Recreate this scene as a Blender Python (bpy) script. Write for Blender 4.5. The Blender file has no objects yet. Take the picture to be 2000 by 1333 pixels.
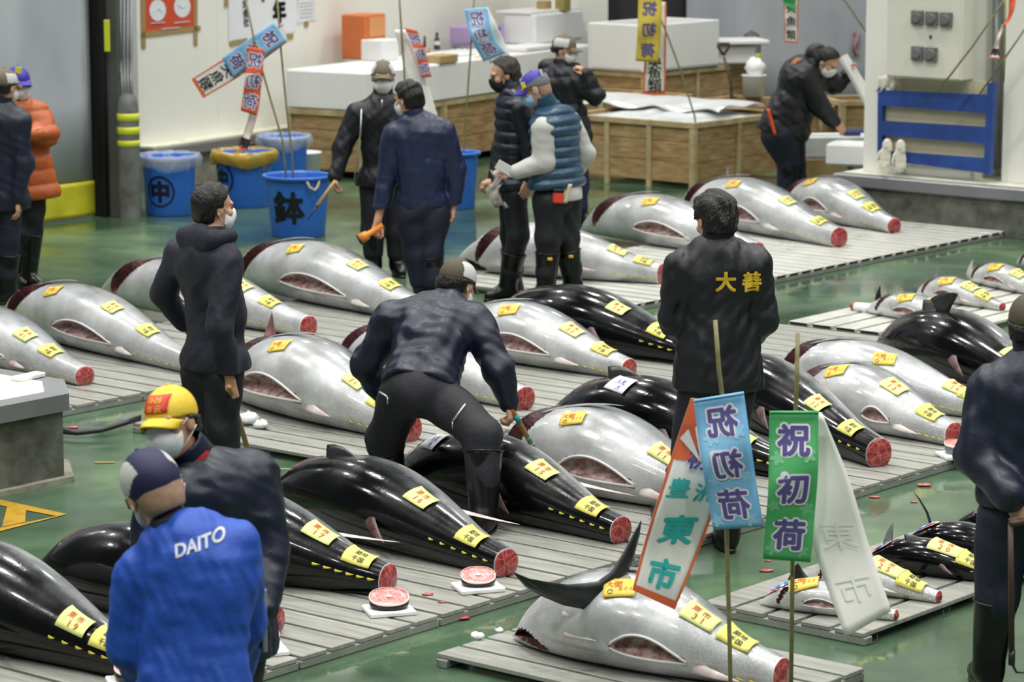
import bpy, bmesh, math, random
import numpy as np
from mathutils import Vector
from mathutils.bvhtree import BVHTree
C = bpy.context.scene.collection
rnd = random.Random(7)
np.random.seed(7)

# ------------------------------------------------------------------ camera
SC = bpy.context.scene
FPX, CAMH, PITCH = 5833.0, 3.4, math.radians(9.695)
cd = bpy.data.cameras.new('camera'); cam = bpy.data.objects.new('camera', cd); C.objects.link(cam)
cam.location = (0, 0, CAMH); cam.rotation_euler = (math.pi/2 - PITCH, 0, 0)
cd.sensor_width = 36; cd.lens = FPX*36/2000; cd.clip_end = 200
cd.dof.use_dof = True; cd.dof.focus_distance = 14.0; cd.dof.aperture_fstop = 4.5
SC.camera = cam
SC.view_settings.view_transform = 'Standard'; SC.view_settings.look = 'None'
SC.view_settings.gamma = 1; SC.view_settings.use_curve_mapping = False
SC.view_settings.exposure = -0.48
# ------------------------------------------------------------------ world and hall lamps
wd = bpy.data.worlds.new('hall_air'); SC.world = wd; wd.use_nodes = True
bg = wd.node_tree.nodes['Background']; bg.inputs[0].default_value = (.93, .98, 1, 1); bg.inputs[1].default_value = .13
def lamp(x, y, z, w, sx, sy):
    l = bpy.data.lights.new('ceiling_lamp', 'AREA'); l.shape = 'RECTANGLE'; l.size = sx; l.size_y = sy; l.energy = w
    l.color = (1, .985, .94); l.spread = math.radians(135)
    o = bpy.data.objects.new('ceiling_lamp', l); C.objects.link(o); o.location = (x, y, z)
for ix in range(-2, 4):
    for iy in range(7):
        lamp(ix*3.0 - .6 + (iy % 2)*1.2, 6.5 + iy*4.0, 6.6, 120, .45, .45)

# ------------------------------------------------------------------ helpers
def nrm(v):
    v = np.asarray(v, float); return v/np.linalg.norm(v)
cP, sP = math.cos(PITCH), math.sin(PITCH)
def _ray(x, y):
    u = (x-1000)/FPX; v = (y-666.5)/FPX
    return np.array([u, cP - v*sP, -sP - v*cP])
def at(x, y, z=0.0):
    d = _ray(x, y); return np.array([0, 0, CAMH]) + d*((z-CAMH)/d[2])
def atY(x, y, Y):
    d = _ray(x, y); return np.array([0, 0, CAMH]) + d*(Y/d[1])
AL = math.radians(39.7)
EA = np.array([math.sin(AL), math.cos(AL), 0]); EB = np.array([-math.cos(AL), math.sin(AL), 0]); EZ = np.array([0, 0, 1.])
def ab(a, b, z=0.0): return EA*a + EB*b + EZ*z

ORG = {}
def _tag(o, label, cat, group=None, kind=None):
    if label: o['label'] = label
    if cat: o['category'] = cat
    if group: o['group'] = group
    if kind: o['kind'] = kind
def thing(name, label, cat, loc, group=None):
    o = bpy.data.objects.new(name, None); C.objects.link(o); o.location = tuple(loc); o.empty_display_size = .05
    ORG[o.name] = np.array(loc, float); _tag(o, label, cat, group); return o
def mk(name, V, F, mats, parent=None, smooth=True, fmat=None, label=None, cat=None, group=None, kind=None, loc=None, attrs=None):
    V = np.asarray(V, float).reshape(-1, 3)
    if parent is not None: org = ORG[parent.name]
    else: org = np.array(loc if loc is not None else [V[:, 0].mean(), V[:, 1].mean(), V[:, 2].min()], float)
    me = bpy.data.meshes.new(name); L = V - org
    if isinstance(F, np.ndarray):
        n, m = F.shape
        me.vertices.add(len(L)); me.vertices.foreach_set('co', L.astype(np.float32).ravel())
        me.loops.add(n*m); me.loops.foreach_set('vertex_index', F.astype(np.int32).ravel())
        me.polygons.add(n); me.polygons.foreach_set('loop_start', np.arange(0, n*m, m, dtype=np.int32))
        me.update(calc_edges=True); me.validate()
    else:
        me.from_pydata(L.tolist(), [], F)
    if not isinstance(mats, (list, tuple)): mats = [mats]
    for m in mats: me.materials.append(m)
    n = len(me.polygons)
    me.polygons.foreach_set('use_smooth', np.full(n, bool(smooth)))
    if fmat is not None and len(fmat) == n: me.polygons.foreach_set('material_index', np.asarray(fmat, np.int32))
    if attrs:
        for k, a in attrs.items():
            at_ = me.attributes.new(k, 'FLOAT', 'POINT'); at_.data.foreach_set('value', np.asarray(a, np.float32))
    me.update()
    o = bpy.data.objects.new(name, me); C.objects.link(o)
    if parent is not None: o.parent = parent; ORG[o.name] = org
    else: o.location = tuple(org); ORG[o.name] = org
    _tag(o, label, cat, group, kind); return o
class G:
    """collects simple shapes into one mesh"""
    def __init__(s): s.V = []; s.F = []; s.n = 0; s.M = []
    def add(s, V, F, m=0):
        V = np.asarray(V, float).reshape(-1, 3); s.V.append(V); s.F += [tuple(int(i)+s.n for i in f) for f in F]; s.M += [m]*len(F); s.n += len(V); return s
    def box(s, c, d, R=None, bev=.004, m=0):
        """box centred c, full dims d, axes rows R, edges chamfered"""
        R = np.eye(3) if R is None else np.asarray(R, float); c = np.asarray(c, float); h = np.asarray(d, float)/2
        bev = min(bev, h.min()*.45)
        V = []; idx = {}
        for sx in (-1, 1):
            for sy in (-1, 1):
                for sz in (-1, 1):
                    for ax in range(3):
                        p = np.array([sx, sy, sz])*(h - bev); p[ax] = (sx, sy, sz)[ax]*h[ax]
                        idx[sx, sy, sz, ax] = len(V); V.append(c + p @ R)
        F = []
        for ax in range(3):
            o1, o2 = (ax+1) % 3, (ax+2) % 3
            for sg in (-1, 1):
                q = []
                for a, b in ((-1, -1), (1, -1), (1, 1), (-1, 1)):
                    k = [0, 0, 0]; k[ax] = sg; k[o1] = a; k[o2] = b; q.append(idx[tuple(k)+(ax,)])
                F.append(q if sg > 0 else q[::-1])
        for ax in range(3):
            o1, o2 = (ax+1) % 3, (ax+2) % 3
            for a in (-1, 1):
                for b in (-1, 1):
                    k0 = [0, 0, 0]; k1 = [0, 0, 0]; k0[ax] = -1; k1[ax] = 1
                    for k in (k0, k1): k[o1] = a; k[o2] = b
                    q = [idx[tuple(k0)+(o1,)], idx[tuple(k1)+(o1,)], idx[tuple(k1)+(o2,)], idx[tuple(k0)+(o2,)]]
                    F.append(q if a*b < 0 else q[::-1])
        for sx in (-1, 1):
            for sy in (-1, 1):
                for sz in (-1, 1):
                    q = [idx[sx, sy, sz, i] for i in range(3)]; F.append(q if sx*sy*sz > 0 else q[::-1])
        return s.add(V, F, m)
    def tube(s, pts, r, n=10, m=0, caps=True):
        pts = [np.asarray(p, float) for p in pts]; rs = r if hasattr(r, '__len__') else [r]*len(pts)
        V = []; t0 = nrm(pts[1]-pts[0]); u = np.cross(t0, [0, 0, 1.]);
        if np.linalg.norm(u) < .1: u = np.cross(t0, [1., 0, 0])
        u = nrm(u)
        for i, p in enumerate(pts):
            t = nrm(pts[min(i+1, len(pts)-1)] - pts[max(i-1, 0)]); u = nrm(u - t*(u @ t)); w = np.cross(t, u)
            for k in range(n):
                a = 2*math.pi*k/n; V.append(p + rs[i]*(u*math.cos(a) + w*math.sin(a)))
        F = []
        for i in range(len(pts)-1):
            for k in range(n): F.append((i*n+k, i*n+(k+1) % n, (i+1)*n+(k+1) % n, (i+1)*n+k))
        if caps: F.append(tuple(range(n))[::-1]); F.append(tuple(range((len(pts)-1)*n, len(pts)*n)))
        return s.add(V, F, m)
    def lathe(s, prof, c, n=40, m=0, fy=1.0):
        c = np.asarray(c, float); V = []; F = []
        for r, z in prof:
            for k in range(n):
                a = 2*math.pi*k/n; V.append(c + [r*math.cos(a), r*fy*math.sin(a), z])
        for i in range(len(prof)-1):
            for k in range(n): F.append((i*n+k, i*n+(k+1) % n, (i+1)*n+(k+1) % n, (i+1)*n+k))
        return s.add(V, F, m)
    def grid(s, P, m=0, close=False):
        P = np.asarray(P, float); a, b = P.shape[:2]
        F = [(i*b+j, i*b+(j+1) % b, (i+1)*b+(j+1) % b, (i+1)*b+j) for i in range(a-1) for j in range(b if close else b-1)]
        return s.add(P.reshape(-1, 3), F, m)
    def solid(s, P, th, m=0):
        """thin sheet P[i,j] given thickness th"""
        P = np.asarray(P, float); du = np.gradient(P, axis=0); dv = np.gradient(P, axis=1); N = np.cross(du, dv)
        N /= (np.linalg.norm(N, axis=2, keepdims=True) + 1e-12); th = np.asarray(th)
        if th.ndim == 2: th = th[:, :, None]
        A = P + N*th/2; B = P - N*th/2; a, b = P.shape[:2]; o = a*b
        F = [(i*b+j, (i+1)*b+j, (i+1)*b+j+1, i*b+j+1) for i in range(a-1) for j in range(b-1)]
        F += [tuple(o+q for q in f[::-1]) for f in list(F)]
        rim = [(0, j) for j in range(b)] + [(i, b-1) for i in range(1, a)] + [(a-1, j) for j in range(b-2, -1, -1)] + [(i, 0) for i in range(a-2, 0, -1)]
        r = [i*b+j for i, j in rim]
        for k in range(len(r)): p, q = r[k], r[(k+1) % len(r)]; F.append((p, q, q+o, p+o))
        return s.add(np.concatenate([A.reshape(-1, 3), B.reshape(-1, 3)]), F, m)
    def out(s, name, mats, parent=None, smooth=False, **k):
        V = np.concatenate(s.V)
        fm = s.M if isinstance(mats, (list, tuple)) and len(mats) > 1 else None
        return mk(name, V, s.F, mats, parent, smooth, fmat=fm, **k)

# ------------------------------------------------------------------ materials
def srgb(h):
    h = h.lstrip('#'); c = [int(h[i:i+2], 16)/255 for i in (0, 2, 4)]
    return tuple(((x+.055)/1.055)**2.4 if x > .04045 else x/12.92 for x in c) + (1,)
MATS = {}
def M(name, col, rough=.6, metal=0, var=.0, vs=8, bump=0, bs=60, spec=.5, coat=0, col2=None, sx=(1, 1, 1), trans=0, alpha=1, emit=None, detail=4, rvar=0, thr=None, grain=None):
    if name in MATS: return MATS[name]
    m = bpy.data.materials.new(name); m.use_nodes = True; nt = m.node_tree; b = nt.nodes['Principled BSDF']
    c = srgb(col) if isinstance(col, str) else tuple(col) + (1,)
    b.inputs['Base Color'].default_value = c; b.inputs['Roughness'].default_value = rough; b.inputs['Metallic'].default_value = metal
    b.inputs['Specular IOR Level'].default_value = spec; b.inputs['Coat Weight'].default_value = coat; b.inputs['Coat Roughness'].default_value = .08
    b.inputs['Transmission Weight'].default_value = trans; b.inputs['Alpha'].default_value = alpha
    tc = nt.nodes.new('ShaderNodeTexCoord'); mp = nt.nodes.new('ShaderNodeMapping'); mp.inputs['Scale'].default_value = sx
    if grain: mp.vector_type = 'TEXTURE'; mp.inputs['Rotation'].default_value = (0, 0, grain); mp.inputs['Scale'].default_value = (9, 1, 1)
    nt.links.new(tc.outputs['Object'], mp.inputs['Vector'])
    def noise(sc, det=detail):
        n = nt.nodes.new('ShaderNodeTexNoise'); n.inputs['Scale'].default_value = sc; n.inputs['Detail'].default_value = det
        nt.links.new(mp.outputs[0], n.inputs['Vector']); return n
    if var or col2:
        n = noise(vs); r = nt.nodes.new('ShaderNodeValToRGB'); e = r.color_ramp.elements
        lo, hi = thr or (.3, .7)
        e[0].position = lo; e[1].position = hi
        c2 = srgb(col2) if isinstance(col2, str) else tuple(x*(1-var) for x in c[:3]) + (1,)
        e[0].color = c2; e[1].color = c
        nt.links.new(n.outputs['Fac'], r.inputs[0]); nt.links.new(r.outputs[0], b.inputs['Base Color'])
    if rvar:
        n = noise(vs*.6); mr = nt.nodes.new('ShaderNodeMapRange'); mr.inputs[1].default_value = .35; mr.inputs[2].default_value = .65
        mr.inputs[3].default_value = max(.02, rough-rvar); mr.inputs[4].default_value = rough+rvar
        nt.links.new(n.outputs['Fac'], mr.inputs[0]); nt.links.new(mr.outputs[0], b.inputs['Roughness'])
    if bump:
        n = noise(bs, 3); bp = nt.nodes.new('ShaderNodeBump'); bp.inputs['Strength'].default_value = bump; bp.inputs['Distance'].default_value = .01
        nt.links.new(n.outputs['Fac'], bp.inputs['Height']); nt.links.new(bp.outputs[0], b.inputs['Normal'])
    if emit: b.inputs['Emission Color'].default_value = c; b.inputs['Emission Strength'].default_value = emit
    MATS[name] = m; return m

def floor_mat():
    m = bpy.data.materials.new('wet_green_floor'); m.use_nodes = True; nt = m.node_tree; b = nt.nodes['Principled BSDF']; N = nt.nodes.new; L = nt.links.new
    tc = N('ShaderNodeTexCoord')
    def noise(s, d=4, sc=(1, 1, 1)):
        mp = N('ShaderNodeMapping'); mp.inputs['Scale'].default_value = sc; L(tc.outputs['Object'], mp.inputs[0])
        n = N('ShaderNodeTexNoise'); n.inputs['Scale'].default_value = s; n.inputs['Detail'].default_value = d; L(mp.outputs[0], n.inputs[0]); return n
    n1 = noise(.85, 6); r = N('ShaderNodeValToRGB'); e = r.color_ramp.elements
    e[0].position = .30; e[0].color = srgb('#2d3f2f'); e[1].position = .74; e[1].color = srgb('#6b8462')
    x = e.new(.52); x.color = srgb('#486049')
    L(n1.outputs['Fac'], r.inputs[0])
    n2 = noise(6, 6); mx = N('ShaderNodeMixRGB'); mx.blend_type = 'OVERLAY'; mx.inputs[0].default_value = .35
    L(r.outputs[0], mx.inputs[1]); L(n2.outputs['Fac'], mx.inputs[2]); L(mx.outputs[0], b.inputs['Base Color'])
    n3 = noise(.8, 3); mr = N('ShaderNodeMapRange'); mr.inputs[1].default_value = .42; mr.inputs[2].default_value = .6; mr.inputs[3].default_value = .05; mr.inputs[4].default_value = .30
    L(n3.outputs['Fac'], mr.inputs[0]); L(mr.outputs[0], b.inputs['Roughness'])
    n4 = noise(14, 3); bp = N('ShaderNodeBump'); bp.inputs['Strength'].default_value = .05; bp.inputs['Distance'].default_value = .01
    L(n4.outputs['Fac'], bp.inputs['Height']); L(bp.outputs[0], b.inputs['Normal'])
    b.inputs['Specular IOR Level'].default_value = .36
    return m

def fish_mat(name, stops, rough, metal, mott, scl):
    """countershaded tuna skin: 'dv' runs from the belly (0) to the back (1)"""
    m = bpy.data.materials.new(name); m.use_nodes = True; nt = m.node_tree; b = nt.nodes['Principled BSDF']; N = nt.nodes.new; L = nt.links.new
    a = N('ShaderNodeAttribute'); a.attribute_name = 'dv'
    tc = N('ShaderNodeTexCoord'); n = N('ShaderNodeTexNoise'); n.inputs['Scale'].default_value = 7; n.inputs['Detail'].default_value = 7; n.inputs['Roughness'].default_value = .62
    L(tc.outputs['Object'], n.inputs[0])
    s = N('ShaderNodeMath'); s.operation = 'MULTIPLY_ADD'; s.inputs[1].default_value = mott; L(n.outputs['Fac'], s.inputs[0])
    o = N('ShaderNodeMath'); o.operation = 'SUBTRACT'; o.inputs[1].default_value = mott*.5; L(a.outputs['Fac'], o.inputs[0]); L(o.outputs[0], s.inputs[2])
    r = N('ShaderNodeValToRGB'); e = r.color_ramp.elements
    for i, (p, c) in enumerate(stops):
        x = e[i] if i < 2 else e.new(p)
        x.position = p; x.color = srgb(c)
    L(s.outputs[0], r.inputs[0])
    # fine scale marks that show toward the tail
    t = N('ShaderNodeAttribute'); t.attribute_name = 'tt'
    v = N('ShaderNodeTexVoronoi'); v.inputs['Scale'].default_value = 70; v.feature = 'DISTANCE_TO_EDGE'; L(tc.outputs['Object'], v.inputs[0])
    lt = N('ShaderNodeMapRange'); lt.inputs[1].default_value = 0; lt.inputs[2].default_value = .18; lt.inputs[3].default_value = 1; lt.inputs[4].default_value = 0; L(v.outputs['Distance'], lt.inputs[0])
    tm = N('ShaderNodeMapRange'); tm.inputs[1].default_value = .5; tm.inputs[2].default_value = .8; tm.inputs[3].default_value = 0; tm.inputs[4].default_value = scl; L(t.outputs['Fac'], tm.inputs[0])
    mu = N('ShaderNodeMath'); mu.operation = 'MULTIPLY'; L(lt.outputs[0], mu.inputs[0]); L(tm.outputs[0], mu.inputs[1])
    mx = N('ShaderNodeMixRGB'); mx.blend_type = 'MULTIPLY'; mx.inputs[2].default_value = (.45, .45, .47, 1); L(mu.outputs[0], mx.inputs[0]); L(r.outputs[0], mx.inputs[1])
    nb = N('ShaderNodeTexNoise'); nb.inputs['Scale'].default_value = 3.2; nb.inputs['Detail'].default_value = 8; nb.inputs['Roughness'].default_value = .65; L(tc.outputs['Object'], nb.inputs[0])
    mb = N('ShaderNodeMapRange'); mb.inputs[1].default_value = .36; mb.inputs[2].default_value = .62; mb.inputs[3].default_value = .62; mb.inputs[4].default_value = 1.06; L(nb.outputs['Fac'], mb.inputs[0])
    mm = N('ShaderNodeVectorMath'); mm.operation = 'SCALE'; L(mx.outputs[0], mm.inputs[0]); L(mb.outputs[0], mm.inputs['Scale']); L(mm.outputs[0], b.inputs['Base Color'])
    n2 = N('ShaderNodeTexNoise'); n2.inputs['Scale'].default_value = 4; n2.inputs['Detail'].default_value = 6; L(tc.outputs['Object'], n2.inputs[0])
    rr = N('ShaderNodeMapRange'); rr.inputs[1].default_value = .35; rr.inputs[2].default_value = .65; rr.inputs[3].default_value = rough-.08; rr.inputs[4].default_value = rough+.14
    L(n2.outputs['Fac'], rr.inputs[0]); L(rr.outputs[0], b.inputs['Roughness'])
    n3 = N('ShaderNodeTexNoise'); n3.inputs['Scale'].default_value = 55; n3.inputs['Detail'].default_value = 4; L(tc.outputs['Object'], n3.inputs[0])
    bp = N('ShaderNodeBump'); bp.inputs['Strength'].default_value = .12; bp.inputs['Distance'].default_value = .006; L(n3.outputs['Fac'], bp.inputs['Height']); L(bp.outputs[0], b.inputs['Normal'])
    b.inputs['Metallic'].default_value = metal; b.inputs['Specular IOR Level'].default_value = .5 if metal else .2; b.inputs['Coat Weight'].default_value = .5; b.inputs['Coat Roughness'].default_value = .07
    return m
F_SILVER = fish_mat('silver_tuna_skin', [(0.0, '#cfd1d2'), (.30, '#c6c9ca'), (.50, '#b2b5b7'), (.66, '#969b9f'), (.88, '#5a6066')], .32, .20, .34, .4)
F_BLACK = fish_mat('black_tuna_skin', [(0.0, '#b0b3b4'), (.42, '#808385'), (.55, '#3c3f42'), (.67, '#0d0f11'), (.88, '#050608')], .20, .0, .30, .25)
F_SMALL = fish_mat('yellowfin_skin', [(0.0, '#d5d7d5'), (.35, '#c2c5c4'), (.6, '#9a9d9e'), (.78, '#4a4e52'), (.9, '#1d2125')], .33, .2, .12, .7)
def flesh_mat(name, c1, c2, c3):
    m = bpy.data.materials.new(name); m.use_nodes = True; nt = m.node_tree; b = nt.nodes['Principled BSDF']; N = nt.nodes.new; L = nt.links.new
    tc = N('ShaderNodeTexCoord'); v = N('ShaderNodeTexVoronoi'); v.feature = 'DISTANCE_TO_EDGE'; v.inputs['Scale'].default_value = 22; L(tc.outputs['Object'], v.inputs[0])
    n = N('ShaderNodeTexNoise'); n.inputs['Scale'].default_value = 30; n.inputs['Detail'].default_value = 6; L(tc.outputs['Object'], n.inputs[0])
    r = N('ShaderNodeValToRGB'); e = r.color_ramp.elements; e[0].position = .35; e[0].color = srgb(c1); e[1].position = .68; e[1].color = srgb(c2); L(n.outputs['Fac'], r.inputs[0])
    mr = N('ShaderNodeMapRange'); mr.inputs[1].default_value = 0; mr.inputs[2].default_value = .07; mr.inputs[3].default_value = .6; mr.inputs[4].default_value = 0; L(v.outputs['Distance'], mr.inputs[0])
    mx = N('ShaderNodeMixRGB'); L(mr.outputs[0], mx.inputs[0]); L(r.outputs[0], mx.inputs[1]); mx.inputs[2].default_value = srgb(c3); L(mx.outputs[0], b.inputs['Base Color'])
    b.inputs['Roughness'].default_value = .3; b.inputs['Coat Weight'].default_value = .3
    bp = N('ShaderNodeBump'); bp.inputs['Strength'].default_value = .4; bp.inputs['Distance'].default_value = .005; L(n.outputs['Fac'], bp.inputs['Height']); L(bp.outputs[0], b.inputs['Normal'])
    MATS[name] = m; return m
FLESH = flesh_mat('raw_tuna_flesh', '#7d2226', '#b34a48', '#c98a84')
STEAK = flesh_mat('pale_tuna_flesh', '#c8605c', '#dd918a', '#ecc3bd')
GILL = M('gill_cavity', '#4e1d20', .35, col2='#2a0e10', vs=20, bump=.5, bs=40)
GILLPINK = M('gill_plate', '#b08a88', .35, col2='#6d3034', vs=12, bump=.2)
BELLYIN = M('iced_belly_cavity', '#d8c6c2', .25, col2='#8a4a48', vs=26, bump=.9, bs=60, coat=.4)
CUTRIM = M('cut_rim_skin', '#d9d9d6', .35)
FIN_S = M('grey_fin', '#8d9194', .35, col2='#5b5f63', vs=14, sx=(1, 1, 1))
FIN_W = M('pale_fin', '#d9d4d2', .35, col2='#b79a98', vs=9)
FIN_K = M('black_fin', '#111315', .3, col2='#2a2d30', vs=9)
FIN_R = M('raw_fin', '#6d5655', .4, col2='#43292b', vs=16, bump=.3)
FINLET = M('yellow_finlet', '#d9d24f', .4, col2='#b5a83c', vs=30)
PAPER_Y = M('yellow_tag_paper', '#e6df6e', .55, var=.06)
PAPER_O = M('orange_tag_paper', '#e3c34c', .55, var=.06)
PAPER_G = M('green_tag_paper', '#d7e08a', .55, var=.05)
PAPER_W = M('white_paper', '#e9ebf0', .6, var=.03)
INK_R = M('red_ink', '#b8562e', .6); INK_K = M('black_ink', '#1b1a1a', .6); INK_B = M('blue_ink', '#3a4aa0', .6)
FOAM = M('white_foam', '#eceded', .75, var=.05, vs=5, bump=.25, bs=160)
DECKM = M('grey_pallet_plastic', '#9b9c95', .36, col2='#80817a', vs=26, bump=.15, bs=40, detail=8, rvar=.1, grain=math.atan2(EB[1], EB[0]), thr=(.3, .62))
DECKRAIL = M('pallet_rail', '#8f938d', .45, var=.25, vs=9)
DECKALU = M('aluminium_pallet', '#cccdc6', .33, metal=.15, var=.14, vs=6, rvar=.08)
DECKSHADE = M('dark_opening', '#0c0d0c', .8)  # near-black colour standing in for the shade inside slat ends
STEEL = M('brushed_steel', '#9aa0a2', .3, metal=.9, var=.1)
CONC = M('mossy_concrete', '#6f7168', .75, col2='#3c3e35', vs=7, bump=.5, bs=25, detail=9)
TRIMM = M('grey_steel_trim', '#8b8e90', .4, metal=.35, var=.1, vs=4)
WALLM = M('white_wall_panel', '#f1f1e8', .55, var=.03, vs=2)
LEDGEM = M('cream_ledge', '#dfdfcd', .5, col2='#b5b59c', vs=6, thr=(.25, .45))
WOOD = M('crate_wood', '#b89d72', .65, col2='#8a6a43', vs=5, bump=.25, bs=30, sx=(1, 1, 5), detail=7)
WOODP = M('pale_crate_wood', '#c4b48e', .65, col2='#a08b62', vs=6, bump=.2, bs=30, detail=6)
BLUEP = M('blue_bucket_plastic', '#2f6cc8', .33, var=.08, vs=4)
BAGCLR = M('clear_plastic_bag', '#dfe6ee', .2, trans=.0, alpha=.30, bump=.6, bs=25)
BAGYEL = M('amber_plastic_bag', '#c99a2c', .25, alpha=.85, col2='#8a8432', vs=7, bump=.6, bs=22)
ROPE = M('rope', '#c9c1ad', .8, var=.2, vs=40)
BAMBOO = M('bamboo', '#8d8a5c', .5, col2='#6e6745', vs=20)
# ------------------------------------------------------------------ lettering
_tx = {}
def glyphs(s, off=0.0, font=None):
    """2-D mesh of a text, cap height about 1, centred"""
    k = s; off = 0
    if k in _tx: return _tx[k]
    cu = bpy.data.curves.new('t', 'FONT'); cu.body = s; cu.size = 1; cu.resolution_u = 4; cu.align_x = 'CENTER'; cu.align_y = 'CENTER'
    o = bpy.data.objects.new('t', cu); C.objects.link(o)
    dg = bpy.context.evaluated_depsgraph_get(); me = bpy.data.meshes.new_from_object(o.evaluated_get(dg))
    bm = bmesh.new(); bm.from_mesh(me); bmesh.ops.triangulate(bm, faces=bm.faces[:])
    for _ in range(3):
        es = [e for e in bm.edges if e.calc_length() > .16]
        if es: bmesh.ops.subdivide_edges(bm, edges=es, cuts=1); bmesh.ops.triangulate(bm, faces=bm.faces[:])
    V = np.array([v.co[:2] for v in bm.verts]) if bm.verts else np.zeros((0, 2)); bm.verts.index_update(); F = [tuple(v.index for v in f.verts) for f in bm.faces]
    bm.free(); bpy.data.objects.remove(o); bpy.data.curves.remove(cu); bpy.data.meshes.remove(me)
    if len(V): V = V - (V.max(0)+V.min(0))/2
    _tx[k] = (V, F); return V, F
def vtext(g, chars, place, size, m=0, off=.0, mirror=False, gap=1.12):
    """characters stacked downward; place(x, y) -> 3-D point"""
    n = len(chars)
    for i, ch in enumerate(chars):
        V, F = glyphs(ch, off)
        if not len(V): continue
        y = ((n-1)/2 - i)*size*gap
        P = np.array([place((-x if mirror else x)*size, y + v*size) for x, v in V]); g.add(P, F, m)
def htext(g, s, place, size, m=0, off=0.):
    V, F = glyphs(s)
    if not len(V): return
    n = 0 if off <= 0 else (4 if off < .02 else 8 if off < .06 else 12)
    P = np.array([place(x*size, y*size) for x, y in V]); e = .2*size; o = place(0., 0.)
    ux = (place(e, 0.)-o)/e*size; uy = (place(0., e)-o)/e*size
    for dx, dy in [(0, 0)] + [(off*math.cos(6.2832*k/n), off*math.sin(6.2832*k/n)) for k in range(n)]:      # the pen's width
        g.add(P + ux*dx + uy*dy, F, m)

# ------------------------------------------------------------------ signed-distance sculpting
class Sdf:
    def __init__(s): s.p = []
    def cap(s, a, b, ra, rb=None, k=.02):
        a = np.asarray(a, float); b = np.asarray(b, float); rb = ra if rb is None else rb; r = max(ra, rb)
        s.p.append(('c', (a, b, ra, rb), np.minimum(a, b)-r, np.maximum(a, b)+r, k)); return s
    def ell(s, c, r, R=None, k=.02):
        c = np.asarray(c, float); r = np.asarray(r, float); R = np.eye(3) if R is None else np.asarray(R, float)
        e = np.sqrt(((R.T*r)**2).sum(1)); s.p.append(('e', (c, r, R), c-e, c+e, k)); return s
    def build(s, h, post=None, pad=.05):
        lo = np.min([q[2] for q in s.p], 0)-3*h-.01; hi = np.max([q[3] for q in s.p], 0)+3*h+.01
        n = np.ceil((hi-lo)/h).astype(int)+1
        ax = [(lo[i] + h*np.arange(n[i])).astype(np.float32) for i in range(3)]
        d = np.full(n, .5, np.float32)
        for ty, ar, l, u, k in s.p:
            i0 = np.clip(((l-pad-lo)/h).astype(int), 0, n-1); i1 = np.clip(((u+pad-lo)/h).astype(int)+2, 1, n)
            X = ax[0][i0[0]:i1[0], None, None]; Y = ax[1][None, i0[1]:i1[1], None]; Z = ax[2][None, None, i0[2]:i1[2]]
            if ty == 'c':
                a, b, ra, rb = ar; ba = b-a; L2 = max(ba @ ba, 1e-9)
                t = np.clip(((X-a[0])*ba[0] + (Y-a[1])*ba[1] + (Z-a[2])*ba[2])/L2, 0, 1)
                v = np.sqrt((X-a[0]-t*ba[0])**2 + (Y-a[1]-t*ba[1])**2 + (Z-a[2]-t*ba[2])**2) - (ra + (rb-ra)*t)
            else:
                c, r, R = ar; x, y, z = X-c[0], Y-c[1], Z-c[2]
                q = [(R[i, 0]*x + R[i, 1]*y + R[i, 2]*z)/r[i] for i in range(3)]
                k0 = np.sqrt(q[0]**2+q[1]**2+q[2]**2)+1e-6; k1 = np.sqrt((q[0]/r[0])**2+(q[1]/r[1])**2+(q[2]/r[2])**2)+1e-6
                v = k0*(k0-1)/k1
            S = np.s_[i0[0]:i1[0], i0[1]:i1[1], i0[2]:i1[2]]; o = d[S]
            hh = np.clip(.5+.5*(o-v)/k, 0, 1); d[S] = o + (v-o)*hh - k*hh*(1-hh)
        X = ax[0][:, None, None]; Y = ax[1][None, :, None]; Z = ax[2][None, None, :]
        if post is not None: d = post(d, X, Y, Z)
        d = np.ascontiguousarray(np.broadcast_to(d, n)).copy()
        for q in (d[0], d[-1], d[:, 0], d[:, -1], d[:, :, 0], d[:, :, -1]): np.maximum(q, h, out=q)
        return surfnet(d, lo, h)
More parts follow.
